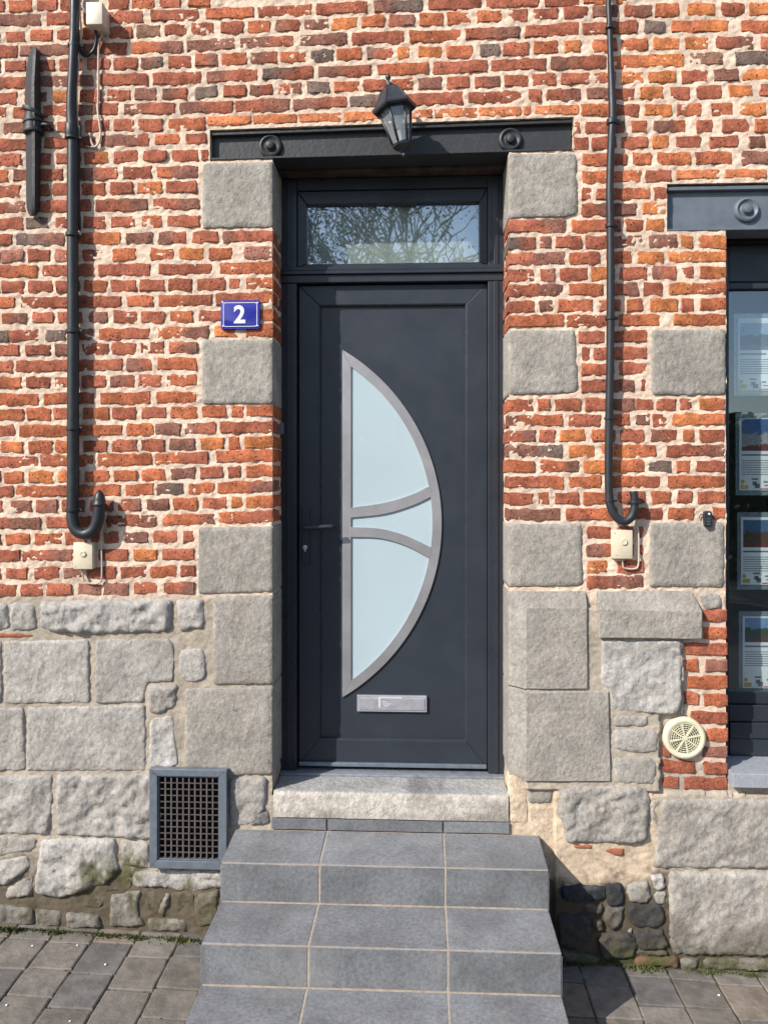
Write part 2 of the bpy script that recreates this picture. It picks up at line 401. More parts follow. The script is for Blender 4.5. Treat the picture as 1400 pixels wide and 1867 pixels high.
# ---------------------------------------------------------------- the house wall
house = thing('brick_house_wall', 'old red brick house front with pale pointing on a grey stone plinth', 'wall', (0, .15, 0))
XL, XR = -.628, .376            # door opening
WX0, WX1 = P(1322, 900)[0], 2.45   # shop window opening
def ztop_d(x): return np.interp(x, [P(383, 237)[0], P(1045, 213)[0]], [P(383, 237)[2], P(1045, 213)[2]])
def zbot_d(x): return np.interp(x, [P(383, 293)[0], P(1045, 275)[0]], [P(383, 293)[2], P(1045, 275)[2]])
BX0, BX1 = P(383, 260)[0], P(1045, 245)[0]
VX0, VX1 = P(1215, 380)[0], 2.75
VT, VB = P(1300, 334)[2], P(1300, 421)[2]
SILLZ = P(1340, 1380, .15)[2]
STEPZ = (P(500, 1411, .2)[2] + P(910, 1413, .2)[2]) / 2
MOSS = [(178, 1592, 40), (222, 1598, 42), (245, 1572, 26), (150, 1638, 30), (240, 1640, 26), (60, 1662, 24), (285, 1668, 26), (372, 1668, 26), (340, 1612, 16), (190, 1660, 24), (1100, 1752, 30), (1200, 1752, 30), (1290, 1745, 26)]
def mossy(x, z, c):
    f = 0
    for u, v, r_ in MOSS:
        p = P(u, v); f = np.maximum(f, 1 - np.hypot((x - p[0]) / 1.3, z - p[2]) / (r_ / 425))
    f = np.clip(f, 0, 1) ** .7 * sm(.25, .62, fbm(x * 34, z * 34, 61, 4))
    f = np.clip(f * 1.25, 0, .85)[..., None]
    return c * (1 - f) + np.array([.075, .078, .022]) * f
def sm(a, b, x): t = np.clip((x - a) / (b - a), 0, 1); return t * t * (3 - 2 * t)
def mortar_col(x, z):
    n = fbm(x * 3, z * 3, 5)
    top = np.array([.72, .56, .435]); pl = np.array([.42, .36, .29]); tan = np.array([.58, .46, .335])
    w = sm(1.50, 1.56, z)[..., None]
    c = top * w + pl * (1 - w)
    zA, zB, zC = P(1100, 1440)[2], P(1100, 1600)[2], P(1100, 1625)[2]
    w2 = (sm(.36, .38, x) * sm(P(1190, 1500)[0] + .05, P(1190, 1500)[0] - .02, x) * sm(zA + .03, zA - .03, z))[..., None]
    c = c * (1 - w2) + tan * w2
    w3 = (sm(.36, .38, x) * sm(1.2, 1.0, x) * sm(zB, zC, z + (n - .5) * .12))[..., None]
    c = c * (1 - w3) + np.array([.20, .165, .125]) * w3
    w4 = (sm(P(1235, 1300)[0], P(1255, 1300)[0], x) * sm(1.5, 1.45, z) * sm(P(1250, 1400)[2], P(1250, 1380)[2], z))[..., None]
    w5 = (sm(P(1235, 1300)[0], P(1255, 1300)[0], x) * (z > P(1250, 1390)[2]) * (z < 1.6))[..., None]
    c = c * (1 - w5) + top * .9 * w5
    gsp = (sm(.56, .72, n) * .35)[..., None]
    return mossy(x, z, c * (1 - gsp) + c * np.array([.72, .72, .72]) * gsp)
def mortar_y(x, z):
    n = fbm(x * 55, z * 75, 11, 3); m = fbm(x * 7, z * 7, 23, 2)
    y = .0001 - (n - .5) * .0118 - (m - .5) * .0045
    pz = sm(1.58, 1.50, z)
    y = y * (1 - .45 * pz) + pz * (.0022 + (fbm(x * 15, z * 15, 40) - .5) * .008)
    xa, xb, xc_ = P(957, 1300)[0], P(1243, 1300)[0], P(1010, 1500)[0]
    xb = np.where(z > P(1200, 1298)[2], xb, P(1200, 1300)[0]) + (vn(z * 40, x * 0, 3) - .5) * .012
    f1 = ((x > xa) & (x < xb) & (z < P(1100, 1108)[2]) & (z > P(1100, 1440)[2])) | ((x > xc_) & (z < P(1100, 1442)[2] + (vn(x * 30, z * 0, 4) - .5) * .014))
    return y - f1 * .022
def build_mortar():
    xs = list(np.arange(-2.9, XL, .0065)); 
    def seg(a, b, h=.0065): n = max(1, int(round((b - a) / h))); return list(np.linspace(a, b, n + 1)[:-1])
    xs = seg(-2.9, -1.95, .02) + seg(-1.95, BX0) + seg(BX0, XL) + seg(XL, XR) + seg(XR, BX1) + seg(BX1, VX0) + seg(VX0, WX0) + seg(WX0, 1.6) + seg(1.6, WX1, .03) + seg(WX1, VX1, .03) + seg(VX1, 3.0, .03) + [3.0]
    zt = float(ztop_d(0)); zb = float(zbot_d(0)); zw = STEPZ - .02
    zsl = sorted({-.3, zw, SILLZ - .05, VB, VT, zb, zt, 4.1, 4.9})
    zs = []
    for a, b in zip(zsl[:-1], zsl[1:]): zs += seg(a, b, .0065 if b < 4.2 else .02)
    zs += [zsl[-1]]
    X, Z = np.meshgrid(np.array(xs), np.array(zs)); Z0 = Z.copy()
    xc = np.clip(X, BX0 - .1, BX1 + .1)
    Z = Z + (ztop_d(xc) - zt) * np.exp(-((Z0 - zt) / .1) ** 2) + (zbot_d(xc) - zb) * np.exp(-((Z0 - zb) / .05) ** 2)
    Y = mortar_y(X, Z)
    C = mortar_col(X, Z)
    jx = (vn(X * 30, Z * 30, 90) - .5) * .006; X2 = X + np.where(np.abs(X - XL) < 1e-6, jx, 0) + np.where(np.abs(X - XR) < 1e-6, jx, 0) + np.where(np.abs(X - WX0) < 1e-6, jx * 1.5, 0)
    nz, nx = X.shape
    idx = np.arange(nz * nx).reshape(nz, nx)
    q = np.stack([idx[:-1, :-1], idx[:-1, 1:], idx[1:, 1:], idx[1:, :-1]], -1).reshape(-1, 4)
    cx = ((X[:-1, :-1] + X[:-1, 1:]) / 2).ravel(); cz = ((Z0[:-1, :-1] + Z0[1:, :-1]) / 2).ravel()
    hole = ((cx > XL) & (cx < XR) & (cz > zw) & (cz < zb)) | ((cx > BX0) & (cx < BX1) & (cz > zb) & (cz < zt)) | \
           ((cx > WX0) & (cx < WX1) & (cz > SILLZ - .05) & (cz < VB)) | ((cx > VX0) & (cx < VX1) & (cz > VB) & (cz < VT))
    q = q[~hole]
    v = np.stack([X2, Y, Z], -1).reshape(-1, 3); c = C.reshape(-1, 3)
    # reveals: gridded strips running back from the opening edges
    ev = []; eq = []; ec = []
    def strip(A, B, d, out, hn=26, hd=9):
        A = Vector(A); B = Vector(B); L = (B - A).length; nn = max(2, int(L / .012)); k0 = len(v) + len(ev)
        for i in range(nn + 1):
            for j in range(hd + 1):
                p = A.lerp(B, i / nn); yy = -.001 + d * j / hd
                a = float(vn(p.x * 40 + yy * 40, p.z * 40 + yy * 31, 7)) - .5
                w = 0 if j == 0 else 1
                p = p + Vector(out) * (a * .007 * w)
                ev.append((p.x, yy, p.z)); ec.append(tuple(mortar_col(np.array([p.x]), np.array([p.z]))[0]))
        for i in range(nn):
            for j in range(hd):
                a = k0 + i * (hd + 1) + j; eq.append((a, a + hd + 1, a + hd + 2, a + 1))
    strip((XL, 0, zw), (XL, 0, float(zbot_d(XL))), .30, (1, 0, 0)); strip((XR, 0, zw), (XR, 0, float(zbot_d(XR))), .30, (1, 0, 0))
    strip((WX0, 0, SILLZ - .05), (WX0, 0, VB), .24, (1, 0, 0)); strip((WX1, 0, SILLZ - .05), (WX1, 0, VB), .24, (1, 0, 0), )
    strip((BX0, 0, float(zbot_d(BX0))), (BX0, 0, float(ztop_d(BX0))), .12, (1, 0, 0)); strip((BX1, 0, float(zbot_d(BX1))), (BX1, 0, float(ztop_d(BX1))), .12, (1, 0, 0))
    strip((BX0, 0, float(ztop_d(BX0))), (BX1, 0, float(ztop_d(BX1))), .12, (0, 0, 1)); strip((VX0, 0, VT), (VX1, 0, VT), .12, (0, 0, 1)); strip((VX0, 0, VB), (VX0, 0, VT), .12, (1, 0, 0))
    strip((BX0, 0, float(zbot_d(BX0))), (XL, 0, float(zbot_d(XL))), .12, (0, 0, 1)); strip((XR, 0, float(zbot_d(XR))), (BX1, 0, float(zbot_d(BX1))), .12, (0, 0, 1)); strip((VX0, 0, VB), (WX0, 0, VB), .12, (0, 0, 1))
    strip((WX0, 0, SILLZ - .05), (WX1, 0, SILLZ - .05), .24, (0, 0, 1))
    v = np.concatenate([v, np.array(ev)]); c = np.concatenate([c, np.array(ec)]); q = np.concatenate([q, np.array(eq)])
    me = bpy.data.meshes.new('mortar'); me.vertices.add(len(v)); me.vertices.foreach_set('co', (v - np.array([0, .15, 0])).astype('f').ravel())
    me.loops.add(len(q) * 4); me.loops.foreach_set('vertex_index', q.astype('i').ravel())
    me.polygons.add(len(q)); me.polygons.foreach_set('loop_start', np.arange(0, len(q) * 4, 4, dtype='i')); me.polygons.foreach_set('loop_total', np.full(len(q), 4, 'i'))
    me.update(calc_edges=True); me.validate()
    me.polygons.foreach_set('use_smooth', np.ones(len(me.polygons), bool))
    tint(me, c); me.materials.append(M['mortar'])
    o = bpy.data.objects.new('mortar', me); COL.objects.link(o); o.parent = house
build_mortar()
# core of the masonry behind the faces, and a plain room behind it
core = MB()
for (a, b, c_, d) in ((-2.9, XL - .01, -.3, 4.9), (XR + .01, WX0 - .02, -.3, 4.9), (WX1 + .02, 3.0, -.3, 4.9), (XL - .01, XR + .01, -.3, STEPZ - .12), (WX0 - .02, WX1 + .02, -.3, SILLZ - .16)):
    top = d
    if b <= XL or a < XL: top = float(zbot_d(0)) - .01 if d > 4 else d
    if d > 4: top = min(float(zbot_d(0)) - .02, VB - .02) if a > 0 and a < 1.3 else (float(zbot_d(0)) - .02 if a < 0 else 4.9)
    core.box(a, b, .035, .34, c_, top)
core.box(-2.9, BX0 - .005, .035, .34, float(zbot_d(0)) - .02, 4.9); core.box(BX0 - .005, VX0 - .01, .13, .34, float(zbot_d(0)) - .0, 4.9)
core.box(BX0 - .005, VX0 - .01, .035, .13, float(ztop_d(0)) + .03, 4.9)
core.box(VX0 - .01, 3.0, .13, .34, VB + .002, 4.9); core.box(VX0 - .01, 3.0, .035, .13, VT + .03, 4.9)
core.build('wall_core', M['room'], house)
rm = MB()
rm.add([(-2.9, 3.2, -.3), (3, 3.2, -.3), (3, 3.2, 4.9), (-2.9, 3.2, 4.9), (-2.9, .34, -.3), (3, .34, -.3), (3, .34, 4.9), (-2.9, .34, 4.9)], [(0, 1, 2, 3), (4, 0, 3, 7), (1, 5, 6, 2), (7, 3, 2, 6), (4, 5, 1, 0)])
rm.build('interior_wall', M['room'], house)

CC = dict(r=(.36, .114, .066), R=(.45, .138, .065), o=(.53, .182, .067), d=(.25, .112, .080), g=(.18, .125, .102), l=(.62, .215, .095), b=(.27, .145, .095), p=(.38, .165, .12))
ROWS = """
-45:14 0:12 150:8 350:2|-40-9r 18-60R 67-105r 110-149r 198-234r 240-283R 292-330r 344-384R
-45:39 40:37 320:28 420:24 520:20 622:15 726:11 830:7 930:2 1100:-5|-45-76d 86-143r 152-262r 276-362r 376-463R 470-568rR 577-669r 682-770dg 780-876r 885-981r 992-1055r 1062-1112R 1122-1145o
-45:69 30:67 320:55 423:50 524:47 628:42 732:37 837:33 943:28 1060:22 1160:20 1277:17 1445:16|-40-2r 13-47r 56-97R 104-145r 152-190r 201-242r 250-293b 301-341r 350-390r 402-444r 452-493R 503-546dr 555-599d 605-651o 659-701R 709-755rd 764-806R 814-860R 869-915R 925-961r 971-1016r 1027-1071r 1080-1126d 1137-1186rd 1194-1237R 1252-1301o 1314-1356r 1364-1412o 1422-1445r
-45:97 15:94 150:90 287:86 388:81 486:77 590:72 693:69 793:65 898:61 1005:55 1110:50 1275:48 1445:47|-45-32r 38-138d 146-232dr 240-332Rd 341-428d 437-535dr 547-632d 642-736r 746-840R 848-947rd 957-1055r 1061-1161r 1174-1212g 1224-1327Ro 1350-1440R
-45:123 28:121 327:113 430:107 534:104 637:99 735:96 837:94 940:89 1040:84 1156:81 1270:79 1445:77|-38-2r 10-48r 60-101dr 110-150r 160-201r 208-250r 257-297dg 307-347r 356-397rd 404-449R 458-506dr 511-557R 566-608g 615-660R 669-716gr 725-747o 762-804o 814-860R 874-910g 917-962r 972-1016R 1028-1057o 1080-1124R 1132-1180R 1190-1238o 1247-1290o 1304-1373rd 1386-1440r
-45:152 25:150 315:143 423:138 525:133 628:130 734:125 839:122 945:118 1053:113 1180:112 1290:107 1445:104|-45-48dr 56-171d 184-270r 279-367r 377-469dr 479-571gr 580-676dr 688-781R 789-888r 896-994r 1003-1104dr 1119-1246Ro 1257-1316b 1339-1440g
-45:181 15:179 160:175 320:171 428:166 529:162 632:158 740:153 836:151 940:148 1045:143 1205:141 1320:137 1445:136|-40-2r -2-32r 45-86d 97-140o 147-187r 195-239r 247-286d 296-342dr 356-396g 407-449r 455-497dr 507-550rd 559-601g 609-655R 662-702r 713-753R 762-805d 815-856r 866-911rd 919-963r 970-1013r 1022-1074r 1084-1122r 1132-1172o 1181-1231o 1242-1290r 1300-1345d 1353-1412o
-45:208 7:206 200:199 340:197 479:192 583:188 690:184 800:180 902:177 1030:172 1110:171 1240:169 1350:165 1445:164|-45-13r 25-72R 80-133r 142-175d 178-216r 226-319dr 328-425dr 430-528rd 535-631dr 639-715gr 725-844r 853-950r 962-986r 996-1059rd 1068-1156dr 1166-1208o 1221-1256r 1270-1315r 1327-1371o 1384-1430r
-45:236 20:233 200:229 376:225|-30-2r 7-60d 70-98r 105-148r 156-200r 208-245r 253-296r 308-374R
1055:200 1200:201 1330:199 1445:198|1059-1112R 1120-1164r 1174-1224o 1232-1277rR 1295-1336R 1347-1394o 1404-1440r
378:221 462:218 545:216 627:213 747:209 872:204 975:201 1055:199|379-457Ll 462-541Ll 545-622Ll 627-699Ll 704-742Ll 747-787Ll 791-869Ll 872-949Ll 954-968Ll 975-1054Ll
-45:267 20:264 150:259 345:253 380:252|-45-50r 60-76r 82-176r 184-272dr 283-328R 338-377r
1046:233 1110:231 1200:230 1445:228|1046-1056r 1067-1138rd 1150-1178R 1191-1248dR 1268-1298r 1315-1364r 1375-1430R
-45:295 20:292 150:288 333:283 380:282|-40-0r -2-40r 58-94r 103-148r 155-198Ro 208-251r 262-304r 315-362r 367-380r
1046:262 1200:259 1445:258|1046-1072r 1077-1124r 1132-1180r 1189-1217o 1232-1276r 1292-1345r 1365-1394d 1405-1440r
-45:323 20:320 330:313|-45-16R 25-60dr 68-115r 122-136r 143-216dr 225-277r 286-362Rd
1055:292 1200:289 1445:287|1061-1142Rr 1152-1186R 1198-1258Ro 1267-1334rR 1351-1440d
-45:351 20:348 330:341|-45-37r 50-91dr 97-140r 150-193R 202-243r 250-296Ro 304-360r
1055:323 1230:320 1235:317 1445:316|1061-1168R 1176-1222r 1231-1311Ll 1320-1396Ll 1404-1440Ll
-45:381 20:378 330:371|-45-47rd 55-66r 72-124r 131-166r 175-270rd 281-363rd
1055:354 1220:352|1059-1077r 1086-1185rR 1191-1215r
-45:410 20:407 330:403|-40-42r 48-89g 102-146r 153-193r 204-247r 258-296R 305-364r
1055:383 1220:380|1060-1159rd 1171-1214o
-45:439 20:437 330:433 495:430|-45-23r 30-118gd 126-134r 141-221Ro 230-279d 289-340dr 351-397r 407-490dr
925:413 1220:410|930-1030rd 1041-1132Rr 1140-1171r 1177-1210o
-45:468 20:466 340:463 495:460|-42-0r 3-43p 52-92r 101-144pr 152-196rd 206-248R 275-317R 328-371o 381-424R 446-493p
925:443 1220:439 1325:441|930-975gr 984-1004rd 1012-1059r 1067-1170rd 1182-1235d 1239-1262o 1274-1323Ro
-45:496 20:494 340:491 495:487|-45-69rR 78-171r 180-275r 289-387r 401-493R
925:472 1325:468|930-1029rd 1037-1093Rr 1105-1150R 1162-1208o 1218-1323o
-45:525 20:523 340:519 495:515|-42-0r 4-44r 53-97r 103-145r 155-195R 203-249r 255-300r 308-350r 360-410r 418-438r 449-493R
925:502 1325:496|927-973r 984-1011rd 1020-1070r 1077-1120o 1130-1179r 1188-1232dr 1241-1264r 1275-1323Ro
-45:554 20:552 340:548 495:542|-45-28R 38-128r 140-222r 232-280R 291-387Rr 394-493rR
925:530 1325:525|927-1025rd 1036-1098R 1112-1162rd 1173-1207r 1218-1323oR
-45:582 20:580 340:577 495:573|-42-0r 4-50rd 60-99r 107-151r 163-197d 208-249r 257-300r 310-352R 364-414r 424-493rR
925:559 1325:554|927-973rR 982-1007d 1016-1080Rr 1091-1131r 1141-1170R 1184-1234o 1241-1264r 1275-1323R
-45:613 20:612 340:607 495:601|-45-17g 18-72r 85-121g 130-171rd 181-273Rr 289-381Rd 392-434oR 449-493R
925:586 1325:582|927-1027R 1032-1119Rr 1128-1202Ro 1228-1322oR
-45:641 20:639 362:633|-45-36r 47-93r 101-141d 150-198r 205-249r 257-300r 309-361rd
1050:615 1182:613|1055-1102r 1112-1179rR
-45:670 20:668 362:663|-40-24r 30-130r 140-224r 231-278dr 288-360R
1050:645 1182:643|1059-1073r 1082-1179r
-45:699 20:698 362:693|-45-40R 48-92r 100-142r 150-194r 201-245dr 253-296r 304-359R
1050:674 1182:671|1059-1119Rr 1128-1177r
-45:729 20:728 362:724|-45-71rR 80-134Rr 140-172r 183-275R 286-359R
1050:704 1182:702|1059-1157rd 1168-1175r
-45:757 20:755 250:753 495:749|-45-44oR 50-93R 99-143r 152-200R 206-249r 258-303r 312-360R 369-412R 423-444R 449-493R
925:738 1325:737|925-971Rr 980-1002R 1011-1057r 1066-1112r 1115-1157d 1158-1189r 1196-1230r 1239-1261r 1273-1320oR
-45:787 20:786 250:783 495:778|-45-26r 36-131R 140-224R 231-279Ro 284-330d 337-393dr 402-493r
925:767 1325:764|925-1025dR 1036-1093r 1104-1146R 1159-1185d 1188-1216r 1225-1320oR
-45:816 20:815 250:812 495:805|-42-0r 3-43Ro 53-97R 102-144Ro 152-197r 205-250r 258-301r 310-356d 366-408o 416-436R 446-493o
925:795 1325:793|927-975rd 982-1011r 1020-1066o 1078-1120R 1130-1173r 1186-1232dr 1243-1264R 1275-1320r
-45:843 20:841 250:838 495:829|-45-69r 75-171rR 178-277R 283-380Rr 395-493R
925:822 1325:821|927-1025dg 1036-1084o 1096-1195oR 1214-1320rd
-45:871 20:870 250:867 495:857|-36-2r 8-44R 53-97o 106-146oR 155-199R 208-250R 259-301R 312-356d 365-407r 416-439r 449-493R
925:850 1325:850|923-973R 984-1054Rd 1062-1173oR 1180-1223g 1232-1257R 1268-1320r
-45:898 20:896 250:893 495:886|-45-25r 30-130Rr 140-221R 230-281R 286-336dg 344-390R 398-493Rd
925:879 1325:877|925-1027rR 1037-1095R 1106-1203Rr 1216-1320R
-45:925 20:923 250:921 495:914|-40-6r 20-57rd 67-106rd 114-156r 165-208rd 216-258rd 268-309d 317-361R 370-414r 422-441o 448-493oR
925:909 1325:906|923-971r 980-1000R 1011-1054r 1062-1117R 1127-1175r 1187-1221R 1234-1261r 1271-1320rR
-45:955 20:954 250:950 495:941|-45-75rd 86-186r 195-287rd 297-391Rd 399-493Rr
925:938 1325:935|923-1020d 1030-1124rR 1136-1207r 1218-1264R 1298-1320R
-45:984 20:983 360:978|-42-3r 12-56R 65-113R 120-158r 166-181r 190-218r 227-271d 280-325r 334-354r
1062:971 1180:969|1070-1114r 1124-1154r 1162-1171r
-45:1015 20:1013 360:1010|-45-38r 41-133rd 140-172r 180-235r 244-287o 296-355r
1062:1004 1180:1002|1068-1116dr 1125-1155r 1163-1171r
-45:1047 20:1046 360:1040|-40-3r 12-51r 63-109r 117-151d 160-212r 221-267r 275-323R 329-356r
1062:1034 1180:1033|1070-1105o 1125-1173r
-45:1077 20:1076 360:1071|-42-31r 39-79r 86-132r 143-185p 190-235p 246-286r 298-355rd
1062:1062 1180:1060|1070-1171rd
1240:1122 1330:1122|1282-1324r
1240:1153 1330:1153|1282-1324R
1240:1183 1330:1183|1248-1325r
1240:1212 1330:1214|1248-1271R 1286-1325d
1240:1244 1330:1244|1252-1325R
1240:1273 1330:1277|1246-1273r 1282-1325R
1240:1308 1330:1308|1259-1325r
1240:1339 1330:1339|1287-1326R
1200:1368 1330:1371|1207-1221r 1280-1325d
1200:1395 1330:1402|1205-1266r 1282-1325r
1200:1426 1330:1429|1207-1236r 1246-1325r
""".strip().splitlines()
def brick_verts(q, back=.03, coarse=False, code='r', snap=None, thin=False):
    """q: four (x,z) corners tl,tr,br,bl -> verts, faces, colours"""
    L = q[1][0] - q[0][0]
    nx = 4 if coarse else max(4, int(round(L / .019))); ny = 3 if coarse else 4
    ex = min(.0035 / max(L, .01), .12); ez = .085
    f = -.0026 - random.random() * .0032; seed = random.randint(0, 9999)
    tlt = random.uniform(-.0025, .0025)
    vs = []; cs = []
    c0 = np.array(CC.get(code[0], CC['r'])); c1 = np.array(CC.get(code[-1], CC['r']))
    if code == 'Ll': c0 = np.array(CC['l']); c1 = c0 * np.array([.9, .85, .85])
    k = random.uniform(.82, 1.14)
    th = random.uniform(.35, .65)
    jj = .0008 if coarse else (.0024 if thin else .0037)
    for j in range(ny + 1):
        for i in range(nx + 1):
            s = [0, ex][i] if i < 2 else (1 if i == nx else (1 - ex if i == nx - 1 else i / nx)); t = [0, ez][j] if j < 2 else (1 if j == ny else (1 - ez if j == ny - 1 else j / ny))
            x = (q[0][0] * (1 - s) + q[1][0] * s) * (1 - t) + (q[3][0] * (1 - s) + q[2][0] * s) * t
            z = (q[0][1] * (1 - s) + q[1][1] * s) * (1 - t) + (q[3][1] * (1 - s) + q[2][1] * s) * t
            edge = i in (0, nx) or j in (0, ny); corner = i in (0, nx) and j in (0, ny)
            y = f + tlt * (s - .5) * 2 + random.uniform(-.001, .001)
            if edge:
                y += .0022 if not corner else .0035
                if snap is None or not ((snap < 0 and i == nx) or (snap > 0 and i == 0)):
                    x += random.uniform(-1, 1) * jj
                z += random.uniform(-1.2, 1) * jj * (1.25 if not corner else .8)
                if corner: x += (.0022 if i == 0 else -.0022) * (snap is None); z += -.0018 if j == 0 else .0018
            vs.append((x, y, z))
            m = sm(th - .15, th + .15, np.array(s + (vn(s * 4, t * 2, seed) - .5) * .5))
            cs.append((c0 * (1 - m) + c1 * m) * k)
    fs = []
    for j in range(ny):
        for i in range(nx):
            a = j * (nx + 1) + i; fs.append((a, a + nx + 1, a + nx + 2, a + 1))
    rim = [i for i in range(nx)] + [(nx + 1) * j + nx for j in range(ny)] + [(nx + 1) * ny + nx - i for i in range(nx)] + [(nx + 1) * (ny - j) for j in range(ny)]
    n0 = len(vs)
    for r in rim: vs.append((vs[r][0], back, vs[r][2])); cs.append(cs[r])
    R_ = len(rim)
    for i in range(R_): fs.append((rim[i], rim[(i + 1) % R_], n0 + (i + 1) % R_, n0 + i))
    return vs, fs, cs
bricks = []
for line in ROWS:
    yy, bb = line.split('|')
    cp = [tuple(map(float, s.split(':'))) for s in yy.split()]
    cx = [c[0] for c in cp]; cy = [c[1] for c in cp]
    for tok in bb.split():
        code = tok.lstrip('-0123456789'); nums = tok[:len(tok) - len(code)]
        neg = nums.startswith('-'); body = nums[1:] if neg else nums
        i = body.index('-'); x0 = float(body[:i]) * (-1 if neg else 1); x1 = float(body[i + 1:])
        if x1 < x0: continue
        h = 8.2 if code == 'Ll' else random.uniform(9.9, 11.1) + (x0 > 900) * .5
        ya, yb = np.interp(x0, cx, cy), np.interp(x1, cx, cy)
        dd = random.uniform(-.5, .5)
        q = [P(x0, ya - h + dd), P(x1, yb - h - dd), P(x1, yb + h - dd), P(x0, ya + h + dd)]
        q = [(p[0], p[2]) for p in q]
        back = .03; snap = None
        ym = (ya + yb) / 2
        if 485 < x1 < 500 and ym > 290:
            snap = -1; q[1] = (XL + .004, q[1][1]); q[2] = (XL + .004, q[2][1]); back = .105 if (x1 - x0) > 60 else .20
        if 915 < x0 < 934 and ym > 290:
            snap = 1; q[0] = (XR - .004, q[0][1]); q[3] = (XR - .004, q[3][1]); back = .105 if (x1 - x0) > 60 else .20
        if 1314 < x1 < 1328 and ym > 420: snap = -1; back = .16
        vis = max(0, min(x1, 1400) - max(x0, 0)) * max(0, min(ym + h, 1867) - max(ym - h, 0))
        bricks.append((vis, q, back, code, snap))
        if snap is not None and back < .15 and ym < 1100:      # the next brick along the reveal
            s_ = -1 if snap < 0 else 1
            xe = XL + .003 if snap < 0 else XR - .003
            zt_, zb_ = (q[1][1], q[2][1]) if snap < 0 else (q[0][1], q[3][1])
            bricks.append((40, ('rev', xe, s_, .115, .205, zb_, zt_), 0, random.choice('rRrd'), None))
bricks.sort(key=lambda b: -b[0])
BV = []; BF = []; BC = []
def add_brick(vs, fs, cs, own):
    if own:
        MB().add(vs, fs).build('brick', M['brick'], house, smooth=True, col=cs)
    else:
        n = len(BV); BV.extend(vs); BF.extend([tuple(i + n for i in f) for f in fs]); BC.extend(cs)
for k, (vis, q, back, code, snap) in enumerate(bricks):
    if q[0] == 'rev':
        _, xe, s_, y0, y1, z0, z1 = q
        vs, fs, cs = brick_verts([(y0, z1), (y1, z1), (y1, z0), (y0, z0)], .03, True, code)
        vs = [(xe + s_ * (p[1] + .006), p[0], p[2]) if s_ > 0 else (xe - (p[1] + .006), p[0], p[2]) for p in vs]
        if s_ > 0: fs = [tuple(reversed(f)) for f in fs]
        add_brick(vs, fs, cs, False)
    else:
        vs, fs, cs = brick_verts(q, back, False, code, snap, code == 'Ll')
        add_brick(vs, fs, cs, k < 300)
# masonry that runs on outside the photograph
def fill(x0, x1, z0, z1):
    z = z0; r = 0
    while z < z1:
        x = x0 - random.uniform(0, .05)
        while x < x1 - .04:
            L = .215 if r % 2 == 0 else .1
            e = min(x + L, x1)
            if e - x > .05:
                vs, fs, cs = brick_verts([(x, z + .048), (e, z + .048), (e, z), (x, z)], .03, True, random.choice(['r', 'r', 'R', 'dr', 'rd', 'o', 'Rr']))
                n = len(BV); BV.extend(vs); BF.extend([tuple(i + n for i in f) for f in fs]); BC.extend(cs)
            x = e + .016
        z += .0667; r += 1
ZT0 = P(700, 0)[2] + .02
fill(-2.88, P(-48, 0)[0], 1.57, 4.12); fill(-2.88, 2.95, 4.13, 4.86); fill(P(1448, 100)[0], 2.95, VT + .02, 4.12); fill(WX1 + .01, 2.95, .75, VB - .02)
mb = MB(); mb.v = BV; mb.f = BF
o = mb.build('bricks', M['brick'], house, smooth=True, col=np.array(BC)); o['kind'] = 'stuff'

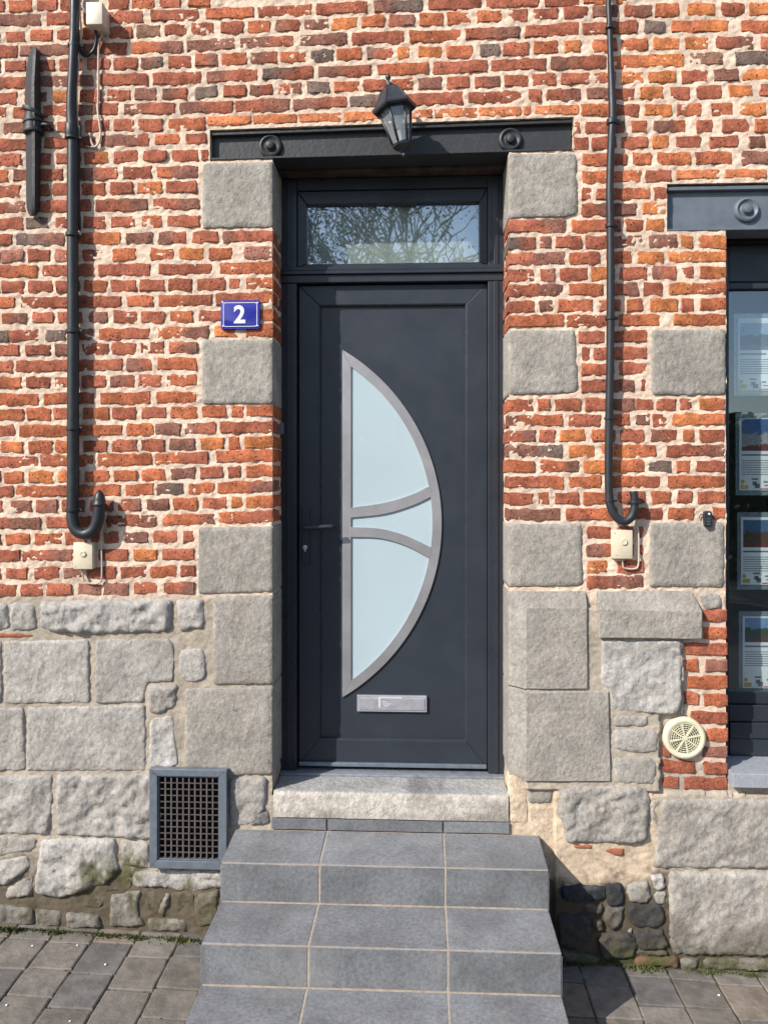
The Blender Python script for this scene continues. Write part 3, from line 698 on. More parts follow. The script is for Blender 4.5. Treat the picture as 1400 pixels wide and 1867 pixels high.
# ---------------------------------------------------------------- plinth stones
SC = dict(q=(.33, .302, .268), p=(.375, .350, .322), w=(.42, .398, .372), k=(.038, .042, .050), n=(.13, .115, .10), s=(.125, .108, .070), e=(.34, .12, .07), t=(.58, .46, .34), y=(.345, .318, .285), m=(.22, .21, .20))
def resample(pts, step=.02):
    out = []; n = len(pts)
    for i in range(n):
        a, b = pts[i], pts[(i + 1) % n]; L = math.hypot(b[0] - a[0], b[1] - a[1]); k = max(1, int(round(L / step)))
        out += [(a[0] + (b[0] - a[0]) * j / k, a[1] + (b[1] - a[1]) * j / k) for j in range(k)]
    return out
def stone(px, code='p', front=.010, rough=.008, back=.03, jit=.003, snap=None, name='stone', parent=None, raised=None, rr=.012, label=None):
    if code in 'kn' or (min(v for u, v in px) > 1588 and 1010 < min(u for u, v in px) < 1190):
        mu, mv_ = sum(p[0] for p in px) / len(px), sum(p[1] for p in px) / len(px); px = [(mu + (u - mu) * 1.12, mv_ + (v - mv_) * 1.14) for u, v in px]; rr = .007; front = .016
    pts = [(P(u, v)[0], P(u, v)[2]) for u, v in px]
    if snap == 'L': pts = [(XL + .004 if u > 484 else p[0], p[1]) for (u, v), p in zip(px, pts)]
    if snap == 'R': pts = [(XR - .004 if u < 926 else p[0], p[1]) for (u, v), p in zip(px, pts)]
    ar = sum(pts[i][0] * pts[(i + 1) % len(pts)][1] - pts[(i + 1) % len(pts)][0] * pts[i][1] for i in range(len(pts)))
    if ar < 0: pts = pts[::-1]
    off = 0
    if min(u for u, v in px) > 1012 and ((min(v for u, v in px) > 1160 and max(u for u, v in px) < 1245) or min(v for u, v in px) > 1425): off = .020
    o = resample(pts, .015)
    lim = (XL + .004) if snap == 'L' else (XR - .004 if snap == 'R' else None)
    # round the corners slightly and roughen the outline
    N = len(o); o2 = []
    for i in range(N):
        a, b, c = o[i - 1], o[i], o[(i + 1) % N]
        x = b[0] * .5 + (a[0] + c[0]) * .25 + random.uniform(-jit, jit); z = b[1] * .5 + (a[1] + c[1]) * .25 + random.uniform(-jit, jit)
        if lim is not None and abs(b[0] - lim) < 1e-5: x = lim; z = b[1]
        o2.append((x, z))
    o = o2
    sd = random.randint(0, 999); O = np.array(o); A_ = O; B_ = np.roll(O, -1, 0)
    def dist(p):
        ab = B_ - A_; ap = p[:, None, :] - A_[None]; t = np.clip((ap * ab).sum(-1) / np.maximum((ab * ab).sum(-1), 1e-12), 0, 1)
        return np.linalg.norm(ap - t[..., None] * ab, axis=-1).min(1)
    def inside(p):
        x, z = p[:, 0:1], p[:, 1:2]; c = ((A_[:, 1] > z) != (B_[:, 1] > z)) & (x < (B_[:, 0] - A_[:, 0]) * (z - A_[:, 1]) / (B_[:, 1] - A_[:, 1] + 1e-15) + A_[:, 0]); return c.sum(1) % 2 == 1
    tn = np.roll(O, -1, 0) - np.roll(O, 1, 0); tn /= np.linalg.norm(tn, axis=1)[:, None] + 1e-9; nr = np.stack([-tn[:, 1], tn[:, 0]], 1)
    pc = [O + nr * d_ for d_ in (.28 * rr, .8 * rr)]
    st_ = .0105 if rough > .004 else .022
    gx, gz_ = np.meshgrid(np.arange(O[:, 0].min(), O[:, 0].max(), st_), np.arange(O[:, 1].min(), O[:, 1].max(), st_))
    gp = np.stack([gx.ravel(), gz_.ravel()], 1) + RNG.uniform(-.3, .3, (gx.size, 2)) * st_
    ok = []
    for q_, md in ((pc[0], .2 * rr), (pc[1], .7 * rr), (gp, 1.0 * rr)):
        if len(q_): m_ = inside(q_); q_ = q_[m_]
        if len(q_): ok.append(q_[dist(q_) > md])
    ip = np.concatenate(ok) if ok else np.zeros((0, 2))
    ptsall = [Vector(p) for p in np.concatenate([O, ip])]
    res = delaunay_2d_cdt(ptsall, [(i, (i + 1) % N) for i in range(N)], [], 1, 1e-6)
    V2 = np.array([v[:] for v in res[0]]); dd = dist(V2)
    # keep the outline order: the first N output vertices map to the outline
    rise = np.clip(dd / rr, 0, 1) ** .5
    yy_ = .002 - off - rise * (front + .002) - ((fbm(V2[:, 0] * 13, V2[:, 1] * 13, sd, 4) - .5) * 2.2 + (fbm(V2[:, 0] * 55, V2[:, 1] * 55, sd, 2) - .5) * 1.0) * rough * rise
    vs = [(float(p[0]), float(y), float(p[1])) for p, y in zip(V2, yy_)]
    fs = [tuple(f) for f in res[2]]
    be = {}
    for f in fs:
        for i in range(len(f)): be[(f[i], f[(i + 1) % len(f)])] = 1
    bnd = [e for e in be if (e[1], e[0]) not in be]; bk = {}
    for e in bnd:
        for w_ in e:
            if w_ not in bk: bk[w_] = len(vs); vs.append((vs[w_][0], back, vs[w_][2]))
    fs = fs + [(e[1], e[0], bk[e[0]], bk[e[1]]) for e in bnd]
    k = random.uniform(.92, 1.08)
    cv = np.tile(np.array(SC[code]) * k, (len(vs), 1)); va = np.array(vs)
    cv = mossy(va[:, 0], va[:, 2], cv)
    ob = MB().add(vs, fs).build(name, M['stone'], parent or house, smooth='all', col=cv)
    if label: ob['label'] = label
    return ob
def chamfer_stone(base, face, code='q', proud=.030, back=.2, snap=None):
    """dressed block whose face stands proud behind a wide splay; the outlines correspond point by point"""
    bp = [(P(u, v)[0], P(u, v)[2]) for u, v in base]; fp = [(P(u, v)[0], P(u, v)[2]) for u, v in face]
    if snap == 'R': bp = [(XR - .004 if u < 926 else p[0], p[1]) for (u, v), p in zip(base, bp)]
    K = 6; rb, rf = [], []; n = len(bp)
    for i in range(n):
        for j in range(K):
            t = j / K; f = lambda A: (A[i][0] + (A[(i + 1) % n][0] - A[i][0]) * t, A[i][1] + (A[(i + 1) % n][1] - A[i][1]) * t)
            rb.append(f(bp)); rf.append(f(fp))
    N = len(rb); jt = lambda s: random.uniform(-s, s)
    keep = XR - .004
    rb = [(x + (0 if abs(x - keep) < 1e-6 else jt(.0015)), z + jt(.0015)) for x, z in rb]
    cx = sum(p[0] for p in rf) / N; cz = sum(p[1] for p in rf) / N
    rings = [[(x, back, z) for x, z in rb], [(x, -.004, z) for x, z in rb]]
    for t in (.0, .015):
        rings.append([(x + (cx - x) * t + jt(.001), -proud + (.003 if t == 0 else 0), z + (cz - z) * t + jt(.001)) for x, z in rf])
    for t in (.25, .5, .75): rings.append([(x + (cx - x) * t, -proud - (float(fbm(x * 9 + t * 3, z * 9, 5)) - .5) * .008, z + (cz - z) * t) for x, z in rf])
    vs = [p for R_ in rings for p in R_]; fs = []
    for r in range(len(rings) - 1):
        for i in range(N): fs.append((r * N + i, (r + 1) * N + i, (r + 1) * N + (i + 1) % N, r * N + (i + 1) % N))
    vs.append((cx, -proud, cz)); m = len(rings) - 1
    for i in range(N): fs.append((m * N + i, len(vs) - 1, m * N + (i + 1) % N))
    MB().add(vs, fs).build('stone', M['stone'], house, smooth=True, col=SC[code])
E = dict(front=.008, rough=.0022, back=.20, jit=.0022, rr=.006)
stone([(370, 298), (494, 294), (497, 330), (497, 415), (370, 417)], 'q', snap='L', **E)
stone([(369, 619), (497, 619), (497, 737), (369, 737)], 'q', snap='L', **E)
stone([(362, 961), (496, 959), (496, 1080), (362, 1083)], 'q', snap='L', **E)
stone([(389, 1087), (496, 1084), (496, 1247), (388, 1248)], 'q', snap='L', **E)
stone([(337, 1255), (496, 1251), (496, 1411), (415, 1413), (337, 1400)], 'q', snap='L', **E)
stone([(923, 281), (1050, 279), (1052, 392), (1030, 396), (923, 399)], 'q', snap='R', **E)
stone([(923, 602), (1048, 602), (1053, 700), (1052, 717), (923, 721)], 'q', snap='R', **E)
stone([(921, 955), (1060, 954), (1062, 1068), (921, 1070)], 'q', snap='R', **E)
E2 = dict(E); E2['back'] = .16
stone([(1187, 602), (1322, 600), (1322, 721), (1186, 721)], 'q', **E2)
stone([(1184, 953), (1319, 951), (1319, 1071), (1182, 1070)], 'q', **E2)
chamfer_stone([(921, 1078), (1066, 1078), (1068, 1252), (921, 1248)], [(956, 1106), (1067, 1106), (1068, 1253), (956, 1253)], snap='R')
chamfer_stone([(921, 1252), (1106, 1256), (1110, 1420), (921, 1404)], [(956, 1259), (1106, 1258), (1110, 1420), (956, 1420)], snap='R')
chamfer_stone([(1086, 1078), (1260, 1077), (1270, 1161), (1088, 1159)], [(1086, 1109), (1273, 1112), (1273, 1161), (1088, 1159)], back=.03, proud=.042)
Rg = dict(front=.009, rough=.014, jit=.004, rr=.012)
LIST = [
 ([(-60, 1100), (15, 1099), (18, 1145), (0, 1150), (-60, 1150)], 'p', Rg), ([(19, 1099), (62, 1101), (69, 1144), (50, 1150), (20, 1150)], 'p', Rg),
 ([(75, 1097), (312, 1092), (315, 1146), (300, 1152), (180, 1156), (90, 1152), (73, 1143)], 'w', dict(front=.022, rough=.018, jit=.004, rr=.02)),
 ([(322, 1092), (372, 1092), (373, 1146), (325, 1150)], 'p', Rg),
 ([(8, 1169), (163, 1166), (165, 1281), (9, 1283)], 'p', dict(front=.005, rough=.006, jit=.0025, rr=.006)),
 ([(175, 1166), (310, 1165), (318, 1175), (317, 1242), (268, 1245), (262, 1280), (173, 1283)], 'p', dict(front=.005, rough=.005, jit=.0025, rr=.006)),
 ([(-60, 1168), (4, 1168), (4, 1283), (-60, 1283)], 'p', dict(front=.005, rough=.006, jit=.0025, rr=.006)),
 ([(332, 1184), (368, 1181), (376, 1195), (375, 1236), (360, 1244), (340, 1243), (327, 1230), (326, 1195)], 'p', dict(front=.006, rough=.004, jit=.002, rr=.012)),
 ([(272, 1250), (325, 1246), (318, 1290), (290, 1303), (272, 1300)], 'y', Rg),
 ([(-60, 1292), (45, 1290), (47, 1404), (-60, 1408)], 'p', dict(front=.005, rough=.006, jit=.0025, rr=.006)),
 ([(50, 1290), (265, 1285), (267, 1405), (48, 1406)], 'p', dict(front=.005, rough=.005, jit=.0025, rr=.006)),
 ([(274, 1312), (316, 1305), (322, 1365), (325, 1398), (271, 1401)], 'w', Rg),
 ([(-60, 1415), (98, 1412), (93, 1500), (88, 1522), (-60, 1518)], 'p', Rg), ([(103, 1412), (271, 1412), (300, 1440), (300, 1510), (271, 1530), (103, 1522)], 'p', dict(front=.010, rough=.018, jit=.004, rr=.012)),
 ([(417, 1418), (487, 1416), (486, 1470), (468, 1500), (418, 1510)], 'p', Rg), ([(450, 1503), (470, 1480), (490, 1475), (492, 1503)], 'm', Rg),
 ([(76, 1530), (213, 1527), (217, 1590), (195, 1610), (110, 1638), (62, 1626)], 'w', dict(front=.014, rough=.018, jit=.004, rr=.016)),
 ([(222, 1532), (275, 1534), (275, 1583), (222, 1578)], 'y', Rg), ([(-60, 1525), (68, 1528), (62, 1550), (0, 1560), (-60, 1560)], 'y', Rg),
 ([(-60, 1572), (0, 1568), (48, 1560), (58, 1580), (15, 1612), (-60, 1625)], 'p', Rg), ([(14, 1620), (58, 1597), (62, 1632), (10, 1638)], 'y', Rg),
 ([(245, 1589), (420, 1586), (420, 1615), (350, 1626), (300, 1618), (245, 1617)], 'w', Rg), ([(202, 1632), (258, 1622), (250, 1655), (266, 1688), (200, 1690)], 'p', Rg),
 ([(-60, 1650), (0, 1650), (62, 1655), (62, 1686), (-60, 1692)], 'p', Rg), ([(66, 1655), (115, 1662), (112, 1690), (66, 1690)], 'y', Rg), ([(122, 1663), (180, 1668), (186, 1692), (122, 1692)], 'p', Rg),
 ([(263, 1632), (298, 1630), (294, 1668), (266, 1662)], 's', dict(front=-.004, rough=.012, jit=.004, rr=.02)), ([(312, 1628), (355, 1628), (352, 1676), (316, 1670)], 's', dict(front=-.004, rough=.012, jit=.004, rr=.02)),
 ([(299, 1632), (309, 1628), (308, 1650), (300, 1672), (288, 1668)], 'w', Rg), ([(360, 1632), (400, 1622), (392, 1690), (358, 1688)], 's', Rg), ([(66, 1636), (190, 1640), (186, 1656), (80, 1650)], 's', dict(front=-.002, rough=.012, jit=.004, rr=.01)),
 ([(270, 1672), (340, 1678), (340, 1698), (270, 1696)], 'y', Rg), ([(190, 1612), (240, 1590), (240, 1620), (196, 1626)], 's', dict(front=-.003, rough=.012, jit=.004, rr=.02)),
 # right of the door
 ([(1273, 1080), (1312, 1082), (1317, 1110), (1290, 1113), (1278, 1104)], 'p', dict(front=.008, rough=.006, jit=.003, rr=.01)),
 ([(1093, 1164), (1238, 1165), (1238, 1290), (1225, 1300), (1113, 1293), (1108, 1255), (1093, 1245)], 'w', dict(front=.008, rough=.011, jit=.003, rr=.007)),
 ([(1115, 1301), (1180, 1303), (1178, 1322), (1115, 1322)], 'y', dict(front=.006, rough=.006, jit=.003, rr=.01)), ([(1116, 1329), (1160, 1325), (1196, 1331), (1195, 1368), (1150, 1371), (1116, 1362)], 'p', dict(front=.006, rough=.005, jit=.003, rr=.01)),
 ([(1115, 1377), (1180, 1376), (1195, 1390), (1190, 1427), (1115, 1424)], 'y', dict(front=.006, rough=.005, jit=.003, rr=.01)), ([(963, 1425), (1008, 1424), (1005, 1465), (963, 1465)], 'q', dict(front=.006, rough=.005, jit=.003, rr=.01)),
 ([(1016, 1428), (1175, 1431), (1182, 1450), (1183, 1485), (1174, 1533), (1030, 1533), (1022, 1500), (1015, 1478)], 'y', dict(front=.014, rough=.018, jit=.004, rr=.016)),
 ([(1204, 1453), (1480, 1453), (1480, 1578), (1187, 1578), (1196, 1515)], 'y', dict(front=.010, rough=.011, jit=.004, rr=.010)), ([(1214, 1584), (1480, 1583), (1480, 1735), (1242, 1735), (1216, 1700)], 'y', dict(front=.018, rough=.010, jit=.004, rr=.010)),
 ([(1232, 1742), (1272, 1741), (1268, 1762), (1236, 1762)], 'y', Rg), ([(1278, 1741), (1480, 1743), (1480, 1766), (1276, 1762)], 'y', Rg),
 ([(1023, 1613), (1050, 1608), (1096, 1612), (1098, 1633), (1050, 1638), (1026, 1633)], 'k', Rg), ([(1103, 1609), (1129, 1608), (1133, 1636), (1122, 1645), (1105, 1644)], 'k', Rg),
 ([(1139, 1610), (1176, 1602), (1182, 1632), (1168, 1640), (1145, 1637)], 'y', Rg), ([(1182, 1593), (1204, 1590), (1209, 1613), (1190, 1617)], 'w', Rg), ([(1101, 1650), (1132, 1648), (1129, 1678), (1112, 1687), (1098, 1670)], 'n', Rg),
 ([(1145, 1647), (1198, 1645), (1207, 1672), (1190, 1684), (1156, 1683), (1142, 1665)], 'k', Rg), ([(1017, 1664), (1070, 1665), (1073, 1698), (1052, 1724), (1018, 1712)], 'k', dict(front=.02, rough=.012, jit=.004, rr=.01)),
 ([(1088, 1708), (1115, 1694), (1142, 1695), (1156, 1715), (1150, 1735), (1098, 1738)], 'k', Rg), ([(1151, 1693), (1203, 1690), (1213, 1718), (1190, 1724), (1164, 1725)], 'k', Rg),
 ([(1062, 1640), (1094, 1643), (1092, 1660), (1066, 1657)], 'n', Rg), ([(1080, 1668), (1095, 1672), (1098, 1690), (1080, 1690)], 'n', Rg), ([(1140, 1690), (1150, 1686), (1150, 1694), (1142, 1696)], 'y', Rg), ([(1188, 1622), (1208, 1620), (1209, 1642), (1192, 1640)], 'y', Rg), ([(1156, 1727), (1210, 1726), (1208, 1736), (1160, 1736)], 'n', Rg),
 ([(1217, 1702), (1232, 1706), (1245, 1732), (1222, 1735)], 'p', Rg), ([(1156, 1739), (1228, 1737), (1228, 1755), (1156, 1755)], 'e', dict(front=.004, rough=.01, jit=.004, rr=.01)),
 ([(1024, 1726), (1088, 1740), (1085, 1754), (1022, 1750)], 'm', Rg), ([(1039, 1536), (1079, 1537), (1077, 1545), (1041, 1543)], 'e', dict(front=.004, rough=.005, jit=.002, rr=.006)), ([(1099, 1543), (1137, 1543), (1134, 1559), (1106, 1553)], 'e', dict(front=.004, rough=.005, jit=.002, rr=.006)),
 ([(1185, 1456), (1200, 1452), (1194, 1505), (1184, 1490)], 'y', Rg),
 ([(-50, 1154), (62, 1156), (66, 1162), (-50, 1163)], 'e', dict(front=.002, rough=.003, jit=.002, rr=.004)),
]
for px, c, kw in LIST: stone(px, c, **kw)
stone([(924, 1409), (958, 1421), (962, 1500), (930, 1500)], 't', front=.001, rough=.004, jit=.002, rr=.01, name='cement_patch', label='smooth tan cement patch beside the doorstep')
stone([(962, 1470), (1008, 1470), (1012, 1545), (990, 1560), (975, 1530)], 't', front=.000, rough=.006, jit=.002, rr=.01, name='cement_patch')
stone([(1030, 1538), (1180, 1540), (1180, 1585), (1120, 1585), (1060, 1605), (1000, 1605), (1000, 1565)], 't', front=.003, rough=.012, jit=.004, rr=.01, name='cement_patch', label='flaking tan render above the dark cobbles')
# plain plinth stones outside the photograph
z = -.25
while z < 1.45:
    for (xa, xb) in ((-2.88, -1.99), (1.70 if z > .72 else 1.66, 2.95)):
        if xa > 0 and z + .27 > SILLZ - .12: xa = WX1 + .02
        x = xa
        while x < xb - .05:
            e = min(x + random.uniform(.25, .45), xb); q = [(x + .008, z + .26), (e - .008, z + .26), (e - .008, z + .008), (x + .008, z + .008)]
            vs, fs, cs = brick_verts(q, .03, True, 'g'); o = MB().add(vs, fs).build('stone', M['stone'], house, col=SC['p']); x = e
    z += .27

# ---------------------------------------------------------------- lintel beams
def rosette(cx, cz, y, mat, parent, R=.052):
    r = MB().lathe([(R, -.01), (R, .008), (R * .93, .015), (R * .80, .018), (R * .70, .013), (R * .52, .010), (R * .46, .012)], (cx, y, cz), 'y', 32).build('rosette', mat, parent, smooth=True)
    MB().lathe([(R * .40, .0), (R * .38, .012), (R * .31, .018), (R * .14, .021)], (cx, y - .008, cz), 'y', 24).build('bolt_head', mat, r, smooth=True)
bm_ = thing('lintel_beam', 'black painted steel lintel beam with two round bosses above the front door', 'lintel', (0, .06, 3.4))
A = [(BX0 + .004, float(zbot_d(BX0)) + .002), (BX1 - .004, float(zbot_d(BX1)) + .002), (BX1 - .004, float(ztop_d(BX1)) - .004), (BX0 + .004, float(ztop_d(BX0)) - .004)]
MB().prism(A, .030, .118, .001).build('web', M['iron'], bm_)
for nm, z0, z1, yy in (('top_flange', -.020, -.006, .008), ('bottom_flange', .003, .012, -.001)):
    f = ztop_d if nm[0] == 't' else zbot_d
    MB().prism([(BX0 + .005, float(f(BX0)) + z0), (BX1 - .005, float(f(BX1)) + z0), (BX1 - .005, float(f(BX1)) + z1), (BX0 + .005, float(f(BX0)) + z1)], yy, .0295, .002).build(nm, M['iron'], bm_)
for u, v in ((493, 266), (930, 254)): p = P(u, v, .02); rosette(p[0], p[2], .031, M['iron'], bm_, .050)
MB().box(XL + .001, XR - .001, .1185, .336, float(zbot_d(0)) - .008, float(zbot_d(0)) + .03).build('soffit', m_plain('rusty_soffit', (.05, .036, .028), .8, var=.5, bump=.5, bs=40), bm_)
bw = thing('lintel_beam', 'blue-grey steel lintel beam with a round boss above the shop window', 'lintel', (1.6, .06, VB))
MB().box(VX0 + .004, VX1, .030, .118, VB + .003, VT - .004).build('web', M['blueiron'], bw)
MB().box(VX0 + .005, VX1, .008, .0295, VT - .024, VT - .008, .002).build('top_flange', M['blueiron'], bw)
MB().box(VX0 + .005, VX1, .000, .0295, VB + .003, VB + .011, .002).build('bottom_flange', M['blueiron'], bw)
for x in (P(1361, 382, .02)[0], 2.45): rosette(x, P(1361, 382, .02)[2], .031, M['blueiron'], bw, .052)
MB().box(WX0 + .004, WX1, .1185, .336, VB - .01, VB + .003).build('soffit', M['black'], bw)

# ---------------------------------------------------------------- front door
door = thing('front_door', 'dark anthracite front door with a half-moon frosted glazed panel and grey metal trim', 'door', (-.13, .25, STEPZ))
def bxp(nm, u0, v0, u1, v1, y0, y1, mat, parent, b=.003):
    x0, x1, z0, z1 = rect(u0, v0, u1, v1, y0); return MB().box(x0, x1, y0, y1, z0, z1, b).build(nm, mat, parent)
fz = STEPZ + .012
def fx(u, y): return P(u, 900, y)[0]
def pz(v, y, u=715): return P(u, v, y)[2]
FY = .200
ztp = float(zbot_d(0)) - .010
tb0, tb1 = pz(514, FY), pz(485, FY - .01)
fr = MB()
for (a, b) in ((XL - .02, fx(541, FY)), (fx(889.5, FY), XR + .02)):
    fr.box(a, b, FY, FY + .09, fz, tb0 - .0005, .003); fr.box(a, b, FY, FY + .09, tb1 + .0005, ztp - .001, .003)
    w = b - a
fr.box(fx(541, FY) + .0005, fx(889.5, FY) - .0005, FY + .001, FY + .09, pz(344, FY), ztp, .003)
fr.build('door_frame', M['frame'], door)
bd = MB()   # beads along the frame
for u in (527, 904): x = fx(u, FY); bd.box(x - .010, x + .010, FY - .006, FY + .001, fz + .002, tb0 - .002, .002); bd.box(x - .010, x + .010, FY - .006, FY + .001, tb1 + .002, pz(330, FY), .002)
bd.build('frame_bead', M['frame'], door)
tr = MB()
tr.box(XL + .002, XR - .002, FY - .004, FY + .08, pz(514, FY), pz(500, FY), .003); tr.box(XL + .002, XR - .002, FY - .016, FY + .08, pz(500, FY) + .001, pz(493, FY), .003)
tr.box(XL + .002, XR - .002, FY - .008, FY + .08, pz(493, FY) + .001, pz(485, FY), .003)
tr.build('transom_bar', M['frame'], door)
# transom light
tl = MB(); TY = FY + .012
gx0, gx1, gz0, gz1 = rect(560, 372, 873, 480.5, TY + .01)
ox0, ox1, oz0, oz1 = fx(541, FY) + .001, fx(889.5, FY) - .001, pz(485, FY) + .001, pz(344, FY) - .001
sash = MB()
def mitre(mb, o, i, y, yb, b=.002, which=(0, 1, 2, 3)):
    ox0, ox1, oz0, oz1 = o; ix0, ix1, iz0, iz1 = i; g = .0004
    q = [[(ox0, oz0), (ix0, iz0), (ix0, iz1), (ox0, oz1)], [(ox0, oz1), (ix0, iz1), (ix1, iz1), (ox1, oz1)], [(ox1, oz1), (ix1, iz1), (ix1, iz0), (ox1, oz0)], [(ox1, oz0), (ix1, iz0), (ix0, iz0), (ox0, oz0)]]
    for k in which:
        c = (sum(p[0] for p in q[k]) / 4, sum(p[1] for p in q[k]) / 4)
        mb.prism([(p[0] + (g if c[0] > p[0] else -g), p[1] + (g if c[1] > p[1] else -g)) for p in q[k]], y, yb, b)
    return mb
sashp = mitre(MB(), (ox0, ox1, oz0, oz1), (gx0, gx1, gz0, gz1), TY, TY + .06, .003).build('transom_sash', M['frame'], door)
MB().box(gx0 - .004, gx1 + .004, TY + .022, TY + .026, gz0 - .004, gz1 + .004).build('glass_pane', M['tglass'], sashp)
cu = MB(); n = 60
for i in range(n):
    x0 = gx0 - .02 + (gx1 - gx0 + .04) * i / n; x1 = gx0 - .02 + (gx1 - gx0 + .04) * (i + 1) / n
    y0 = TY + .055 + .0015 * math.sin(i * .9); y1 = TY + .055 + .0015 * math.sin((i + 1) * .9)
    cu.add([(x0, y0, gz0 - .02), (x1, y1, gz0 - .02), (x1, y1, gz1 + .02), (x0, y0, gz1 + .02)], [(0, 1, 2, 3)])
tag(cu.build('net_curtain', M['curtain'], None, smooth='all'), 'plain grey-green net curtain hanging behind the transom glass', 'curtain')
# door leaf
LY = FY + .026; PY = LY + .016
lx0, lx1, lz0, lz1 = fx(545, LY), fx(888, LY), pz(1396, LY), pz(516.5, FY)
ix0, ix1, iz0, iz1 = fx(582, LY), fx(850, LY), pz(1350, LY), pz(555, LY)
for k, nm in enumerate(('stile', 'rail', 'stile', 'rail')):
    mitre(MB(), (lx0, lx1, lz0, lz1), (ix0, ix1, iz0, iz1), LY, LY + .05, .0022, (k,)).build('door_' + nm, M['door'], door)
mo = MB(); K = 5
for k in range(4):
    def ring(t):
        w_ = .0065 * math.sin(t * math.pi / 2); d_ = LY + .0006 + (PY - LY - .001) * (1 - math.cos(t * math.pi / 2))
        return [(ix0 + w_, d_, iz0 + w_), (ix0 + w_, d_, iz1 - w_), (ix1 - w_, d_, iz1 - w_), (ix1 - w_, d_, iz0 + w_)]
    for j in range(K):
        A1, B1 = ring(j / K), ring((j + 1) / K); mo.add([A1[k], A1[(k + 1) % 4], B1[(k + 1) % 4], B1[k]], [(0, 1, 2, 3)])
mo.build('panel_moulding', M['moulding'], door)
MB().box(ix0 - .002, ix1 + .002, PY, PY + .03, iz0 - .002, iz1 + .002).build('door_panel', M['door'], door)
# half-moon glazing
TRY = PY - .009
def pp(u, v, y=TRY): p = P(u, v, y); return (p[0], p[2])
CXu, CYv, RO = 437.0, 954.5, 368.0
def arcpt(R_, ang): return (CXu + R_ * math.cos(ang), CYv - R_ * math.sin(ang))
a0 = math.acos((624 - CXu) / RO); RI = RO - 17; ai = math.acos((640 - CXu) / RI)
outer = [arcpt(RO, a0 - 2 * a0 * i / 64) for i in range(65)]; inner = [arcpt(RI, ai - 2 * ai * i / 64) for i in range(65)]
tm = MB(); of = [pp(*p) for p in outer]; nf = [pp(*p) for p in inner]
n = 65; vs = [(p[0], TRY, p[1]) for p in of] + [(p[0], TRY, p[1]) for p in nf] + [(p[0], PY + .001, p[1]) for p in of] + [(p[0], PY + .001, p[1]) for p in nf]
fs = []
for i in range(n - 1):
    fs += [(i, n + i, n + i + 1, i + 1), (i, i + 1, 2 * n + i + 1, 2 * n + i), (n + i + 1, n + i, 3 * n + i, 3 * n + i + 1)]
fs += [(0, 2 * n, 3 * n, n), (n - 1, 2 * n - 1, 4 * n - 1, 3 * n - 1)]
fr1 = tm.add(vs, fs).build('trim_arc', M['brushed'], door)
MB().prism([pp(624, 638.5), pp(640, 668), pp(640, 1241), pp(624, 1271)], TRY - .0004, PY + .001, .0012).build('trim_upright', M['brushed'], door)
def band(top, bot, nm='trim_band'):
    T = smoothpath([(*pp(*p), 0) for p in top], 5); B = smoothpath([(*pp(*p), 0) for p in bot], 5)
    MB().prism([(p.x, p.y) for p in T] + [(p.x, p.y) for p in reversed(B)], TRY - .0008, PY + .001, .001).build(nm, M['brushed'], door)
band([(638, 926), (700, 917), (750, 902), (783, 886)], [(638, 944), (700, 937), (750, 922), (787, 905)])
band([(638, 961), (692, 964), (740, 977), (787, 999)], [(638, 979), (692, 981), (740, 995), (784, 1018)])
def pane(poly): MB().prism([pp(*p, PY) for p in poly], PY - .0012, PY + .0005).build('frosted_pane', M['frost'], door)
def arc(v0, v1, R_=None, k=20):
    R_ = R_ or RI + 4
    return [(CXu + math.sqrt(R_ ** 2 - (v0 + (v1 - v0) * i / k - CYv) ** 2), v0 + (v1 - v0) * i / k) for i in range(k + 1)]
pane([(634, 662)] + arc(662, 896) + [(750, 912), (700, 927), (634, 935)])
pane([(634, 936), (700, 928), (750, 913)] + arc(897, 1008) + [(740, 986), (692, 973), (634, 970)])
pane([(634, 971), (692, 974), (740, 987)] + arc(1010, 1248) + [(634, 1248)])
# handle, lock, letter plate, drip bar
bxp('handle_plate', 550, 925, 565, 1030, LY - .010, LY + .001, M['frame'], door, .003)
p = P(557, 961, LY - .01); q = P(607, 960, LY - .055)
MB().tube(smoothpath([(p[0], LY - .008, p[2]), (p[0], LY - .045, p[2]), (p[0] + .012, LY - .056, p[2]), (q[0] - .02, LY - .056, q[2]), (q[0], LY - .052, q[2] - .001)], 6), .0095, 10).build('door_handle', M['frame'], door, smooth='all')
p = P(556.5, 998, LY - .012)
lk = MB().lathe([(.010, -.002), (.010, .006), (.007, .007)], (p[0], LY - .010, p[2]), 'y', 20).build('lock_cylinder', M['alu'], door, smooth=True)
MB().box(p[0] - .0035, p[0] + .0035, LY - .015, LY - .009, p[2] - .020, p[2] - .004, .002).build('keyway', M['alu'], lk)
lp = bxp('letter_plate', 651, 1268.5, 778, 1298, PY - .014, PY + .001, M['alu'], door, .002)
x0, x1, z0, z1 = rect(655, 1273.5, 774, 1294.5, PY - .015)
MB().box(x0, x1, PY - .0175, PY - .0135, z0, z1, .001).build('letter_flap', m_plain('grey_letter_flap', (.50, .50, .55), .36, metal=.5, var=.12, vs=25), lp)
lab = MB(); a = rect(690, 1271, 733, 1273.5, PY - .0185); lab.box(a[0], a[1], PY - .0185, PY - .017, a[2], a[3])
a = rect(690, 1273.5, 694, 1290, PY - .0185); lab.box(a[0], a[1], PY - .0183, PY - .017, a[2], a[3])
for u0, v0, u1 in ((696, 1279, 706), (698, 1283, 712), (700, 1286.5, 709)): a = rect(u0, v0, u1, v0 + 1.6, PY - .0185); lab.box(a[0], a[1], PY - .0183, PY - .017, a[2], a[3])
lab.build('sticker_residue', m_plain('faded_sticker', (.55, .55, .60), .5), lp)
x0, x1, z0, z1 = rect(545, 1392, 887, 1399, LY - .015)
